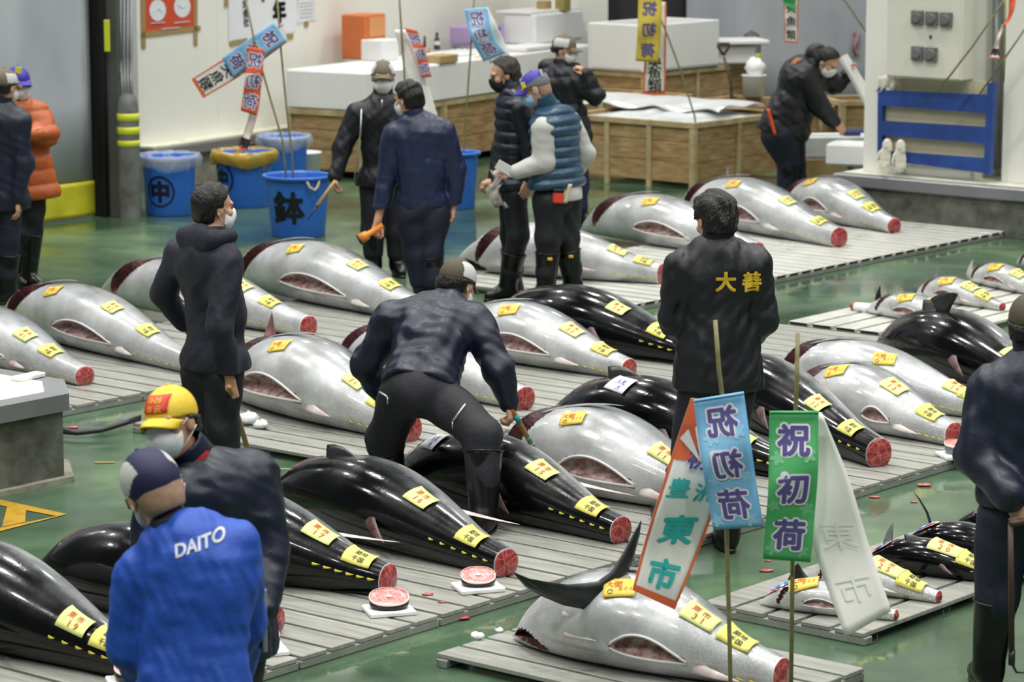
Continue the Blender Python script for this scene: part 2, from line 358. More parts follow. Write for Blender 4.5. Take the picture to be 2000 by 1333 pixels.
def surfnet(d, lo, h):
    s = d < 0; c = np.zeros(np.array(d.shape)-1, np.int8)
    for i in (0, 1):
        for j in (0, 1):
            for k in (0, 1): c += s[i:s.shape[0]-1+i, j:s.shape[1]-1+j, k:s.shape[2]-1+k]
    act = (c > 0) & (c < 8); ii = np.argwhere(act); n = len(ii); idx = np.full(act.shape, -1, np.int32); idx[act] = np.arange(n)
    acc = np.zeros((n, 3)); cnt = np.zeros(n); cs = [(i, j, k) for i in (0, 1) for j in (0, 1) for k in (0, 1)]
    for a in cs:
        for b in cs:
            if sum(b)-sum(a) == 1 and all(y >= x for x, y in zip(a, b)):
                v0 = d[ii[:, 0]+a[0], ii[:, 1]+a[1], ii[:, 2]+a[2]]; v1 = d[ii[:, 0]+b[0], ii[:, 1]+b[1], ii[:, 2]+b[2]]
                m = (v0 < 0) != (v1 < 0); t = (v0[m]/(v0[m]-v1[m]))[:, None]
                acc[m] += np.array(a) + (np.array(b)-np.array(a))*t; cnt[m] += 1
    P = lo + (ii + acc/cnt[:, None])*h; Q = []
    for ax in range(3):
        o1, o2 = (ax+1) % 3, (ax+2) % 3
        sl0 = [slice(None)]*3; sl1 = [slice(None)]*3; sl0[ax] = slice(0, -1); sl1[ax] = slice(1, None)
        e = np.argwhere(s[tuple(sl0)] != s[tuple(sl1)])
        e = e[(e[:, o1] > 0) & (e[:, o2] > 0) & (e[:, o1] < s.shape[o1]-1) & (e[:, o2] < s.shape[o2]-1)]
        q = []
        for u, v in ((-1, -1), (0, -1), (0, 0), (-1, 0)):
            f = e.copy(); f[:, o1] += u; f[:, o2] += v; q.append(idx[f[:, 0], f[:, 1], f[:, 2]])
        q = np.stack(q, 1); ins = s[e[:, 0], e[:, 1], e[:, 2]]; q[~ins] = q[~ins][:, ::-1]; Q.append(q)
    Q = np.concatenate(Q); return P, Q[(Q >= 0).all(1)]
def wrink(seed, amp, f=22.):
    r = np.random.RandomState(seed); K = r.normal(size=(5, 3))*f*np.array([1, 1, .7]); K2 = r.normal(size=(5, 3))*f*.35; ph = r.rand(5, 2)*6.28
    def fn(d, X, Y, Z):
        o = 0
        for i in range(5): o = o + np.sin(K[i, 0]*X+K[i, 1]*Y+K[i, 2]*Z+ph[i, 0] + 1.6*np.sin(K2[i, 0]*X+K2[i, 1]*Y+K2[i, 2]*Z+ph[i, 1]))
        return d + (amp*.26*o - amp*.35).astype(np.float32)
    return fn
# ------------------------------------------------------------------ the setting
def struct(name, g, m, smooth=False):
    return g.out(name, m, None, smooth, kind='structure')
g = G(); g.add([(-40, -4, 0), (40, -4, 0), (40, 60, 0), (-40, 60, 0)], [(0, 1, 2, 3)])
fl = struct('floor', g, floor_mat())
def wallbox(g, p, q, th, z0, z1, m=0, bev=.004):
    """upright slab whose front face runs p -> q (x, y), thickness th to the far side"""
    p = np.array([p[0], p[1]]); q = np.array([q[0], q[1]]); d = q-p; L = np.linalg.norm(d); d = d/L; n = np.array([-d[1], d[0]])
    if n[1] < 0: n = -n
    c = (p+q)/2 + n*th/2
    g.box((c[0], c[1], (z0+z1)/2), (L, th, z1-z0), R=[[d[0], d[1], 0], [n[0], n[1], 0], [0, 0, 1]], bev=bev, m=m); return d, n
W0 = np.array([-3.18, 28.97]); WD = np.array([.507, .862]); WN = np.array([-.862, .507])
def wl(s, o=0.0): return W0 + WD*s + WN*o
g = G(); wallbox(g, wl(-.72), wl(6.2), .10, .43, 6.5)
for s_ in (.55, 1.75, 2.95, 4.15): wallbox(g, wl(s_, -.004), wl(s_+.012, -.004), .004, .45, 6.4, bev=.001)
struct('wall_left', g, [WALLM])
g = G(); wallbox(g, (-.1, 34.33), (1.10, 34.33), .1, 0, 6.5); struct('wall_back', g, [WALLM])
DOORD = M('dark_doorway', '#3b3d40', .6, var=.1, vs=2)
g = G(); wallbox(g, (1.08, 34.7), (2.4, 34.7), .1, 0, 6.5); struct('door_1', g, [DOORD])
CURT = M('grey_vinyl_curtain', '#c3c7cf', .4, col2='#a3a8b2', vs=1.6, bump=.25, bs=3, sx=(1, 1, .4), detail=5)
def curtain(p, q, z0, z1, amp=.012):
    p = np.array(p); q = np.array(q); d = q-p; n = nrm([-d[1], d[0]]); A = []
    for i in range(60):
        t = i/59; o = amp*(math.sin(t*19)+.6*math.sin(t*43+1)); b = p+d*t+n*o
        A.append([(b[0], b[1], z0 + (z1-z0)*j/8) for j in range(9)])
    return G().solid(np.array(A), .01)
struct('wall_curtain', curtain((2.0, 34.4), (6.8, 34.4), 0, 6.5), [CURT], True)
# ledge along the left wall
g = G(); d_, n_ = wallbox(g, wl(-.72, -.17), wl(6.1, -.17), .2, .415, .445, bev=.006); struct('trim_1', g, [LEDGEM])
g = G(); wallbox(g, wl(-.72, -.185), wl(6.1, -.185), .2, .32, .414, bev=.006); struct('trim_2', g, [TRIMM])
CONCP = M('pale_concrete', '#a3a191', .75, col2='#777566', vs=6, bump=.3)
g = G(); wallbox(g, wl(-.72, -.10), wl(6.1, -.10), .2, 0, .43); struct('wall_base', g, [CONCP])
# left corner: vinyl door, black rubber edge, steel post
c0 = at(-40, 455); c1 = at(182, 424)
YEL = M('yellow_vinyl', '#d8d436', .35, col2='#b5b12a', vs=4, bump=.3, bs=10)
struct('door_2', curtain(c0[:2]-np.array([4.2, 4.9]), c1[:2], .31, 6.0, .008), [CURT], True)
struct('door_3', curtain(c0[:2]-np.array([4.2, 4.9])+[0, -.02], c1[:2]+np.array([.02, -.02]), .02, .33, .012), [YEL], True)
BLK = M('black_rubber', '#0b0b0c', .5)
p = at(180, 422); q = at(206, 425)
g = G(); wallbox(g, p[:2], q[:2], .06, 0, 6.2); struct('trim_3', g, [BLK])
POSTM = M('steel_door_post', '#6e706c', .4, metal=.5, var=.3, vs=3)
p = at(206, 423); q = at(236, 424)
g = G(); wallbox(g, p[:2], q[:2], .10, 0, 6.2); wallbox(g, p[:2]-[.0, .03], p[:2]+[.05, -.02], .05, 0, 6.2); struct('trim_4', g, [POSTM])
# right: concrete base, steel trim, column, walls
def abbox(g, a0, a1, b0, b1, z0, z1, m=0, bev=.004):
    g.box(ab((a0+a1)/2, (b0+b1)/2, (z0+z1)/2), (a1-a0, b1-b0, z1-z0), R=[EA, EB, EZ], bev=bev, m=m); return g
BA, BB0, BB1 = 21.98, 12.62, 14.52
g = G(); abbox(g, BA, BA+4, BB0, BB1, 0, .32); struct('wall_right_base', g, [CONC])
g = G(); abbox(g, BA-.04, BA+4, BB0-.04, BB1+.03, .32, .43, bev=.012); struct('trim_5', g, [TRIMM])
g = G(); abbox(g, BA+.02, BA+4, BB0+.02, BB1-.05, .43, .445); struct('trim_6', g, [LEDGEM])
g = G(); abbox(g, BA+.16, BA+3.5, 13.27, 14.36, .445, 6.5); abbox(g, BA+.62, BA+3.5, 13.0, 13.27, .445, 6.5); abbox(g, BA+.22, BA+3.5, 12.2, 13.0, .445, 6.5); struct('wall_right', g, [WALLM])
g = G(); abbox(g, BA+.2, BA+4, 10.0, BB0, 0, .32); struct('wall_side_base', g, [CONC])
# left foreground block with cut corner
def prism(poly, z0, z1, g=None, m=0):
    g = g or G(); n = len(poly); V = [(x, y, z0) for x, y in poly] + [(x, y, z1) for x, y in poly]
    F = [(i, (i+1) % n, n+(i+1) % n, n+i) for i in range(n)] + [tuple(range(n))[::-1], tuple(range(n, 2*n))]
    return g.add(V, F, m)
def abpoly(P): return [tuple(ab(a, b)[:2]) for a, b in P]
A0, B0_ = 10.38, 11.72
def octo(e): return abpoly([(7.0, B0_-e), (A0+.02+e*.5, B0_-e), (A0+.26+e, B0_+.30-e*.3), (A0+.26+e, B0_+2.2), (7.0, B0_+2.2)])
struct('wall_near_base', prism(octo(0), 0, .39), [CONC])
struct('trim_7', prism(octo(.035), .385, .475), [TRIMM])
struct('trim_8', prism(octo(-.09), .475, .478), [LEDGEM])
struct('trim_9', prism(octo(.05), 0, .03), [CONCP])
# floor marking
YP = M('yellow_floor_paint', '#b8902a', .3, col2='#8d7024', vs=9, thr=(.25, .5))
def flat(name, pts, m, z, parent=None, **k):
    P = [at(x, y, 0) for x, y in pts]; P = [(q[0], q[1], z) for q in P]
    return mk(name, P, [tuple(range(len(P)))], m, parent, False, **k)
def marking():
    g = G(); nz = [0.]
    def poly(p): 
        P = [at(x, y, 0) for x, y in p]; nz[0] += .0006; g.add([(q[0], q[1], .003+nz[0]) for q in P], [tuple(range(len(P)))])
    poly([(-40, 969), (132, 1006), (112, 1010), (-40, 981)]); poly([(-60, 1045), (112, 1010), (132, 1006), (-40, 1050)])
    poly([(16, 983), (52, 990), (49, 1022), (4, 1031)])
    return g.out('floor_arrow', YP, None, False, label='yellow painted triangle outline on the green floor at far left', cat='floor marking')
marking()
LINEM = M('pale_floor_line', '#7f9a74', .4)
g = G(); P = [at(420, 917.5), at(620, 916), at(620, 918.2), at(420, 919.7)]; g.add([(q[0], q[1], .003) for q in P], [(0, 1, 2, 3)]); struct('trim_10', g, [LINEM])

# ------------------------------------------------------------------ slatted pallets
ZP = .056
def pallet(a0, a1, b0, b1, label, run='b', hollow=False, clips=(), group='slatted pallets on the wet floor', alu=False, n=None):
    t = thing('slatted_pallet', label, 'pallet', ab((a0+a1)/2, (b0+b1)/2), group)
    g = G(); e = .004; V = G()
    if run == 'b': L, Wd = b1-b0, a1-a0
    else: L, Wd = a1-a0, b1-b0
    n = n or max(3, round(Wd/.174)); p = Wd/n; sw = p-(.036 if alu else .026)
    for i in range(n):
        c = -Wd/2 + p*(i+.5)
        if run == 'b':
            abbox(g, (a0+a1)/2+c-sw/2, (a0+a1)/2+c+sw/2, b0, b1, ZP-.021, ZP, bev=.003)
            if hollow: abbox(V, (a0+a1)/2+c-sw/2+.006, (a0+a1)/2+c+sw/2-.006, b0-.002, b0+.01, ZP-.019, ZP-.004, bev=.001)
            for k in (.25, .5, .75): pass
        else:
            abbox(g, a0, a1, (b0+b1)/2+c-sw/2, (b0+b1)/2+c+sw/2, ZP-.021, ZP, bev=.003)
            if hollow: abbox(V, a0-.002, a0+.01, (b0+b1)/2+c-sw/2+.006, (b0+b1)/2+c+sw/2-.006, ZP-.019, ZP-.004, bev=.001)
    g.out('slats', DECKALU if alu else DECKM, t)
    if hollow: V.out('slat_openings', DECKSHADE, t, label='dark hollow slat ends')  # slats are solid; dark boxes on their ends imitate the shade of hollow channels
    for f in (0, .5, 1):
        r = G()
        if run == 'b': y = b0 + .002 + f*(L-.064); abbox(r, a0+e, a1-e, y, y+.06, .0, ZP-.022, bev=.004)
        else: y = a0 + .002 + f*(L-.064); abbox(r, y, y+.06, b0+e, b1-e, .0, ZP-.022, bev=.004)
        r.out('rail', DECKRAIL, t)
    for side, f in clips:
        k = G(); q = .012
        if side == 'a': base = ab(a0+.012, b0+f*(b1-b0)); ax = EB; no = -EA
        else: base = ab(a0+f*(a1-a0), b0+.012); ax = EA; no = -EB
        u = base + no*.016
        k.tube([u-ax*.028+EZ*.034, u-ax*.024+EZ*.006, u+ax*.024+EZ*.006, u+ax*.028+EZ*.034], .0022, 6)
        k.out('handle_clip', STEEL, t)
    return t
U = .878
lab1 = ['front row pallet at the bottom left under the black tuna tagged 19', 'front row pallet behind the man in the bright blue jacket', 'front row pallet under the tail of black tuna tagged 17',
        'front row pallet under black tuna tagged 16 and its white steak board', 'front row pallet under the black tuna tagged 15', 'front row pallet beside the hand-printed white banner and the boots of the back-turned man',
        'front row pallet behind the blue and green banners', 'front row pallet under the black tuna ending right of the green banner', 'front row pallet behind the man at the right edge', 'front row pallet under the black tuna at the right edge']
for i in range(10):
    a0 = 8.575 + U*(i-2)
    pallet(a0+.002, a0+U-.002, 8.25, 10.03, lab1[i])
lab2 = ['middle row pallet with clip handles, left end, under the big slit silver tuna', 'middle row pallet under the silver tuna behind the bending man', 'middle row pallet with bare slats right of the bending man',
        'middle row pallet under the silver tuna right of the bending man', 'middle row pallet under the shiny black tuna at centre', 'middle row pallet at its far right end with an open corner']
for i in range(6):
    a0 = 11.52 + U*i
    pallet(a0+.002, a0+U-.002, 10.62, 12.40, lab2[i], clips=((('a', .42), ('a', .73)) if i == 0 else ()))
lab3 = ['back left pallet beside the concrete block, under the leftmost silver tuna', 'back left pallet in front of the hooded man', 'back left pallet under the hooded man\'s silver tuna', 'back left pallet with bare slats left of the bending man', 'back left pallet behind the bending man']
for i in range(5):
    a0 = 11.30 + .93*i
    pallet(a0+.002, a0+.93-.002, 13.05, 14.85, lab3[i])
labf = ['back right pallet under the boots of the vest man', 'back right pallet behind the shiny black tuna', 'back right pallet left of the man with the yellow back lettering', 'back right pallet right of the yellow lettered jacket', 'back right pallet with hollow slat ends at the middle', 'back right pallet against the mossy concrete wall']
for i in range(6):
    a0 = 20.80 - 1.0 + 1.0*(i-3.97) + .93
    pallet(a0+.004, a0+1.0-.004, 12.83, 14.66, labf[i], hollow=True, alu=True, n=6, group='aluminium pallets by the far wall')
pallet(16.93, 19.9, 10.42, 11.58, 'long pallet under the row of small silver tunas at right', run='a', hollow=True, alu=True, n=6)
pallet(10.36, 12.3, 6.66, 7.52, 'small pallet with small tunas beside the white banner back', run='a', clips=(('b', .03), ('b', .33), ('b', .60)), n=5)
pallet(8.97, 9.93, 6.38, 7.86, 'weathered pallet at the bottom under the large silver tuna with its tail fin', clips=(('a', .97), ('a', .52)), n=6)
# ------------------------------------------------------------------ tuna
def crom(x, xs, ys):
    xs = np.array(xs, float); ys = np.array(ys, float); m = np.gradient(ys, xs)
    i = np.clip(np.searchsorted(xs, x)-1, 0, len(xs)-2); h = xs[i+1]-xs[i]; t = np.clip((x-xs[i])/h, 0, 1)
    return ys[i]*(1+2*t)*(1-t)**2 + m[i]*h*t*(1-t)**2 + ys[i+1]*t*t*(3-2*t) + m[i+1]*h*t*t*(t-1)
PT = [0, .03, .08, .15, .24, .34, .44, .55, .66, .77, .88, 1.0]
PA = [.08, .24, .45, .66, .85, .96, 1.0, .95, .82, .64, .46, .34]
PB = [.06, .23, .45, .67, .86, .97, 1.0, .95, .81, .62, .43, .30]
def sgp(c, e): return np.sign(c)*np.abs(c)**e
class Fish:
    def __init__(s, N, T, a, b, roll, tailr=1.0, z0=ZP, sag=.97):
        s.N = np.array([N[0], N[1], 0]); s.T = np.array([T[0], T[1], 0]); s.L = np.linalg.norm(s.T-s.N); s.X = (s.T-s.N)/s.L
        s.Y = np.cross(EZ, s.X); s.a = a; s.b = b; s.roll = roll; s.z0 = z0; s.sag = sag; s.tr = tailr
    def prof(s, t):
        k = 1 + (s.tr-1)*np.clip((t-.5)/.5, 0, 1)**2
        return s.a*crom(t, PT, PA)*k, s.b*crom(t, PT, PB)*k
    def P(s, t, th, off=0.0):
        t = np.asarray(t, float); th = np.asarray(th, float); a, b = s.prof(t)
        zc = s.z0 + a*s.sag; y = -(b+off)*sgp(np.cos(th), .93); z = (a+off)*sgp(np.sin(th), .93)
        # flattened where it rests
        z = np.where(z < -a*.80, -a*.80 + (z+a*.80)*.35, z) - a*.10*(s.sag/.97)
        pos = s.N[:, None] + s.X[:, None]*(t*s.L).ravel()[None] + s.Y[:, None]*y.ravel()[None] + EZ[:, None]*(zc+z).ravel()[None]
        return np.moveaxis(pos.reshape((3,)+np.broadcast(t, th).shape), 0, -1)
    def nor(s, t, th):
        e = 1e-3; du = s.P(t+e, th)-s.P(t-e, th); dv = s.P(t, th+e)-s.P(t, th-e); n = np.cross(dv, du); n /= np.linalg.norm(n); 
        return n if n @ (s.P(t, th)-(s.N+s.X*t*s.L+EZ*(s.z0+s.a*.6))) > 0 else -n
def blade(root, d, side, L, W, curl=0., sweep=.35, th=.012, tip=.1, n=12, m=4, up=None):
    """tapering fin: grows from root along d, its chord lies along side"""
    root = np.asarray(root, float); d = nrm(d); side = nrm(side - d*(side @ d)); nn = np.cross(d, side); A = []; T = []
    for i in range(n):
        u = i/(n-1); w = W*(1-u)**.75*(1-tip) + W*tip*(1-u); c = root + d*L*u + side*(sweep*W*u*u) + nn*(curl*L*u*u)
        A.append([c + side*w*(j/m-.5) for j in range(m+1)]); T.append([max(.0012, th*(1-u*.8)*(1-abs(2*j/m-1)**2)) for j in range(m+1)])
    return np.array(A), np.array(T)
TAGN = [0]
def tag(F, owner, short, t, th, w=.135, h=.10, mat=PAPER_Y, lines=(), rot=0.0, pos='', seal=False):
    """paper slip lying on the skin; lines = [(text, x, y, size, ink)] in tag units (-.5...5)"""
    a, b = F.prof(np.array([t])); R = float(a[0]+b[0])/2; cr, sr = math.cos(rot), math.sin(rot)
    def pl(x, y, off):
        X, Y = x*cr - y*sr, x*sr + y*cr
        return F.P(np.array(t + X/F.L), np.array(th + Y/R), off)
    A = np.array([[pl((i/8-.5)*w, (j/5-.5)*h, .006 + .006*abs(i/4-1)**3) for j in range(6)] for i in range(9)])
    g = G(); g.solid(A, .0012)
    o = g.out('paper_tag', mat, None, True, label=short, cat='paper tag', group='paper tags on the tunas')
    byink = {}
    for s_, x, y, sz, ink in lines: byink.setdefault(ink.name, (ink, []))[1].append((s_, x, y, sz))
    for ink, L in byink.values():
        g = G()
        for s_, x, y, sz in L: htext(g, s_, lambda u, v: pl(x*w+u, y*h+v, .0095), sz*h, off=.012)
        if g.n: g.out('lettering', ink, o, False)
    return o
def numtag(n):
    s = str(n); return [('東', -.22, .20, .34, INK_R), ('市', .10, .20, .34, INK_R), (s[0], -.12, -.18, .42, INK_R), (s[1:], .12, -.18, .42, INK_R)]
SALE = [('築地', .0, .18, .3, INK_K), ('千国', .0, -.2, .3, INK_K)]
ORIG = [('大間', -.2, .15, .36, INK_R), ('まぐろ', .2, -.1, .22, INK_R), ('○', -.28, -.24, .3, INK_K)]
def tuna(label, short, npx, tpx, kind, a=.20, b=.235, roll=None, tr=1.0, zn=.14, zt=.11, slit=(.34, .62), gill=True, tags=(), fins=True, pect=True, dors=False, finlets=6, far_fin=False, plate=False, tailfin=False, group=None, NT=None, mouth=False, res=(120, 72), anal=True, z0=ZP, cat='tuna', lift=.022, gillw=1.0):
    N, T = NT if NT else (at(*npx, zn), at(*tpx, zt))
    silver = kind != 'black'; roll = (-.22 if silver else .10) if roll is None else roll
    F = Fish(N, T, a, b, roll, tr, z0); nt, nh = res
    root = thing('tuna_carcass', label, cat, (N+T)/2*np.array([1, 1, 0]) + EZ*z0, group)
    t = np.linspace(0, 1, nt)[:, None]*np.ones((1, nh)); th = (-math.pi + 2*math.pi*np.arange(nh)/nh)[None]*np.ones((nt, 1)); dt = 1/nt; dth = 2*math.pi/nh
    mode = np.zeros_like(t); dep = np.zeros_like(t)
    # gill opening
    g0, g1 = (-.25, 2.2) if silver else (.8, 2.8)
    if gill:
        def gc(h): return (.178 + .105*np.clip(h/1.6, -.25, 1.25)) if silver else (.20 + .05*np.clip((h-.9)/1.3, -.5, 1.2))
        def gw(h): x = np.clip((h-g0)/(g1-g0), 0, 1); return gillw*(.040 if silver else .015)*np.sin(math.pi*x)**.8
        sd = np.where((th > g0) & (th < g1), np.abs(t-gc(th))-gw(th), 1.)
        mv = (np.abs(sd) < .5*dt) & (gw(th) > dt*.8); t = np.where(mv, t - np.sign(t-gc(th))*sd, t); sd = np.where(mv, 0, sd)
        dep += np.where(sd < -1e-6, .075*a/.2*np.clip(-sd/.022, 0, 1)**.6, 0); mode = np.where(sd < -1e-6, 1, mode)
    if slit and silver:
        s0, s1 = slit; hc = roll + .06
        def hw(u): x = np.clip((u-s0)/(s1-s0), 0, 1); return .24*np.sin(math.pi*x**.85)**.85
        def hcc(u): x = np.clip((u-s0)/(s1-s0), 0, 1); return hc + .10*np.sin(math.pi*x)
        sd = np.where((t > s0) & (t < s1), np.abs(th-hcc(t))-hw(t), 1.)
        mv = (np.abs(sd) < .5*dth) & (hw(t) > dth*.8); th = np.where(mv, th - np.sign(th-hcc(t))*sd, th); sd = np.where(mv, 0, sd)
        dep += np.where(sd < -1e-6, .07*a/.2*np.clip(-sd/.12, 0, 1)**.6, 0); mode = np.where(sd < -1e-6, 2, mode)
    if mouth:
        def mc(u): return .15 - .85*np.clip(u/.2, 0, 1)
        def mw(u): return .24*np.sin(math.pi*np.clip((u-.004)/.2, 0, 1))**.7
        sd = np.where((t > .004) & (t < .204), np.abs(th-mc(t))-mw(t), 1.)
        dep += np.where(sd < -1e-6, .05*np.clip(-sd/.1, 0, 1), 0); mode = np.where(sd < -1e-6, 3, mode)
    # lifted gill cover in front of the opening
    off = np.zeros_like(t)
    if gill: off = np.where(mode == 0, lift*(1 if silver else .5)*a/.2*np.exp(-((t-gc(th)+gw(th))/.05)**2)*(t < gc(th))*np.sin(math.pi*np.clip((th-g0)/(g1-g0), 0, 1)), 0)
    P = F.P(t, th, 0.0); Nn = np.cross(np.gradient(P, axis=0), np.roll(P, -1, 1)-np.roll(P, 1, 1)); Nn /= np.linalg.norm(Nn, axis=2, keepdims=True)+1e-9
    cen = P.mean(1, keepdims=True); sg = np.sign((Nn*(P-cen)).sum(2, keepdims=True).mean()); Nn *= sg
    Pb = P + Nn*off[:, :, None]; Pr = P + Nn*(off-dep)[:, :, None]
    dv = (1-np.cos(th-roll))/2 if silver else (1+np.cos(th-roll))/2
    i, j = np.meshgrid(np.arange(nt-1), np.arange(nh), indexing='ij'); q = np.stack([i*nh+j, i*nh+(j+1) % nh, (i+1)*nh+(j+1) % nh, (i+1)*nh+j], -1).reshape(-1, 4)
    if sg < 0: pass
    fm = mode.ravel()[q].max(1)
    # orientation: outward
    v = Pb.reshape(-1, 3); n0 = np.cross(v[q[200, 1]]-v[q[200, 0]], v[q[200, 3]]-v[q[200, 0]])
    if n0 @ (v[q[200, 0]]-cen.reshape(-1, 3)[q[200, 0]//nh]) < 0: q = q[:, ::-1]
    V = np.concatenate([v, [F.P(np.array(0.), np.array(0.)) * 0 + Pb[0].mean(0) - F.X*.02*a/.2]]); tip = len(v)
    body_q = [tuple(x) for x in q[fm == 0].tolist()] + [(jj, (jj+1) % nh, tip) for jj in range(nh)]
    skin = {'silver': F_SILVER, 'black': F_BLACK, 'small': F_SMALL}[kind]
    mk('body', V, body_q, skin, root, True, attrs={'dv': np.append(dv.ravel(), .5), 'tt': np.append(t.ravel(), 0)})
    def sub(code, name, mats, extra=None):
        f = q[fm == code]
        if not len(f): return
        u, inv = np.unique(f.ravel(), return_inverse=True); g = G(); g.add(Pr.reshape(-1, 3)[u], [tuple(x) for x in inv.reshape(-1, 4).tolist()])
        if extra: extra(g)
        g.out(name, mats, root, True)
    sub(1, 'gill_opening', [GILL])
    if slit and silver:
        def rim(g):
            u = np.linspace(slit[0]+.004, slit[1]-.004, 30)
            for sgn in (-1, 1): g.tube(list(F.P(u, hcc(u)+sgn*hw(u), .001)), .006*a/.2, 6, m=1)
        sub(2, 'belly_cavity', [BELLYIN, CUTRIM], rim)
    sub(3, 'mouth', [GILL])
    # cut tail face
    g = G(); ring = F.P(np.ones(nh), th[0]*0 + (-math.pi + 2*math.pi*np.arange(nh)/nh)); c = ring.mean(0); n = G()
    V = [ring]; 
    for k, f in enumerate((.97, .8, .55, .3)): V.append(c + (ring-c)*f + F.X*(.004+.004*k) + np.array([[0, 0, .002*math.sin(9*x+k*2)] for x in range(nh)]))
    VV = np.concatenate(V+[[c+F.X*.014]]); fs = [(r*nh+x, r*nh+(x+1) % nh, (r+1)*nh+(x+1) % nh, (r+1)*nh+x) for r in range(4) for x in range(nh)] + [(4*nh+x, 4*nh+(x+1) % nh, 5*nh) for x in range(nh)]
    mm = [1]*nh + [0]*(len(fs)-nh)
    if not tailfin: mk('tail_cut', VV, fs, [FLESH, CUTRIM if silver else skin], root, True, fmat=mm)
    sc = a/.2
    def finmesh(name, mat, t0, h0, L, W, tilt, rise, th_=.014, curl=0., sweep=.35):
        """fin rooted on the skin at (t0, h0); lies tailward, raised by rise, turned by tilt around the body"""
        p = F.P(np.array(t0), np.array(h0), -.004); nn = F.nor(t0, h0); d = F.X; s_ = nrm(np.cross(nn, d))
        dd = nrm(d*math.cos(rise)*math.cos(tilt) + s_*math.sin(tilt) + nn*math.sin(rise))
        if name == 'pectoral_fin' or name == 'pelvic_fin': side = nrm(np.cross(nn, dd))
        else: side = nrm(d)
        A, T = blade(p, dd, side, L, W, curl, sweep, th_); G().solid(A, T).out(name, mat, root, True)
    if fins and silver:
        if pect: finmesh('pectoral_fin', FIN_S, .25, 1.42, .42*sc, .085*sc, .06, .34, curl=-.20)
        if anal: finmesh('anal_fin', FIN_W, slit[1]+.015 if slit else .62, roll-.02, .22*sc, .05*sc, -.14, .14, curl=.05)
    if fins and not silver:
        if dors: finmesh('dorsal_fin', FIN_K, .30, 1.42, .26*sc, .13*sc, .25, .42, sweep=1.3)
        finmesh('second_dorsal_fin', FIN_R, .60, roll-.05, .19*sc, .065*sc, -.62, .30, sweep=.5)
    if far_fin:
        p = F.P(np.array(.72), np.array(2.75)); A, T = blade(p, F.X*.93 + F.Y*.35 - EZ*.12, F.Y*.9-F.X*.4, .30*sc, .060*sc, 0, .5, .014); G().solid(A, T).out('anal_fin', FIN_W, root, True, label='pale sickle-shaped fin')
    for k in range(finlets):
        u = .80 + .18*k/(finlets-.5) if silver else .79 + .19*k/(finlets-.5); h0 = roll - .03 + (.06 if not silver else -.06)
        p = F.P(np.array(u), np.array(h0), -.002); nn = F.nor(u, h0); A, T = blade(p, F.X*.97+nn*.22-EZ*.10, EZ*.6+F.X*.35,   .046*sc, .014*sc, 0, .5, .006, n=6, m=2); G().solid(A, T).out('finlet', FINLET, root, True)
    if plate:
        p = F.P(np.array(.20), np.array(1.75), -.02); A, T = blade(p, EZ*.8 - F.X*.25 + F.Y*.3, F.X, .15*sc, .14*sc, -.35, .5, .016, tip=.8); G().solid(A, T).out('gill_cover', GILLPINK, root, True, label='raised pink gill cover')
    if tailfin:
        pass
    for tg in tags: tag(F, root, **tg)
    return F, root
def T3(short, first=(0.44, 0.90), second=(0.68, 1.30), third=(0.82, 1.30), n=None, ft=ORIG, w=.135, h=.10, c1=PAPER_O):
    L = []
    if first: L.append(dict(short='orange origin tag on ' + short, t=first[0], th=first[1], mat=c1, lines=ft, rot=.35, w=w, h=h))
    if second: L.append(dict(short='pale lot tag on ' + short, t=second[0], th=second[1], mat=PAPER_G, lines=numtag(n or 22), w=w, h=h))
    if third: L.append(dict(short='yellow tail tag on ' + short, t=third[0], th=third[1], mat=PAPER_Y, lines=SALE, w=w, h=h))
    return L
GS = 'silver tunas laid on pallets'; GK = 'black tunas laid on pallets'
FI = {}
def addf(key, *a, **k): FI[key] = tuna(*a, **k)
# back left row
addf('S1', 'silver tuna cut off by the left edge, red tail cut above the concrete block', '', (-170, 640), (165, 736), 'silver', a=.19, tags=T3('the leftmost silver tuna', first=None, second=(0.73, 1.20), third=(0.85, 1.25), n=41), group=GS, slit=(.48, .70))
addf('S2', 'silver tuna left of the hooded man, dark gill gaping at its head', '', (5, 607), (372, 712), 'silver', a=.21, tags=T3('the silver tuna left of the hooded man', n=42, first=(0.40, 0.95), second=(0.66, 1.25)), group=GS, slit=(.45, .72), gillw=1.35)
addf('S3', 'silver tuna passing behind the hooded man with round red tail cut', '', (195, 560), (602, 643), 'silver', a=.21, tags=T3('the silver tuna behind the hooded man', first=None, second=(0.73, 1.30), third=(0.85, 1.25), n=43), group=GS, slit=(.40, .56), gillw=1.35, tr=1.1)
addf('S4', 'silver tuna behind and right of the hooded man, tail hidden by bending man', '', (450, 528), (848, 620), 'silver', a=.225, b=.25, tags=T3('the silver tuna up from the bending man\'s shoulder', n=44, first=(0.43, 0.95)), group=GS, slit=(.40, .70))
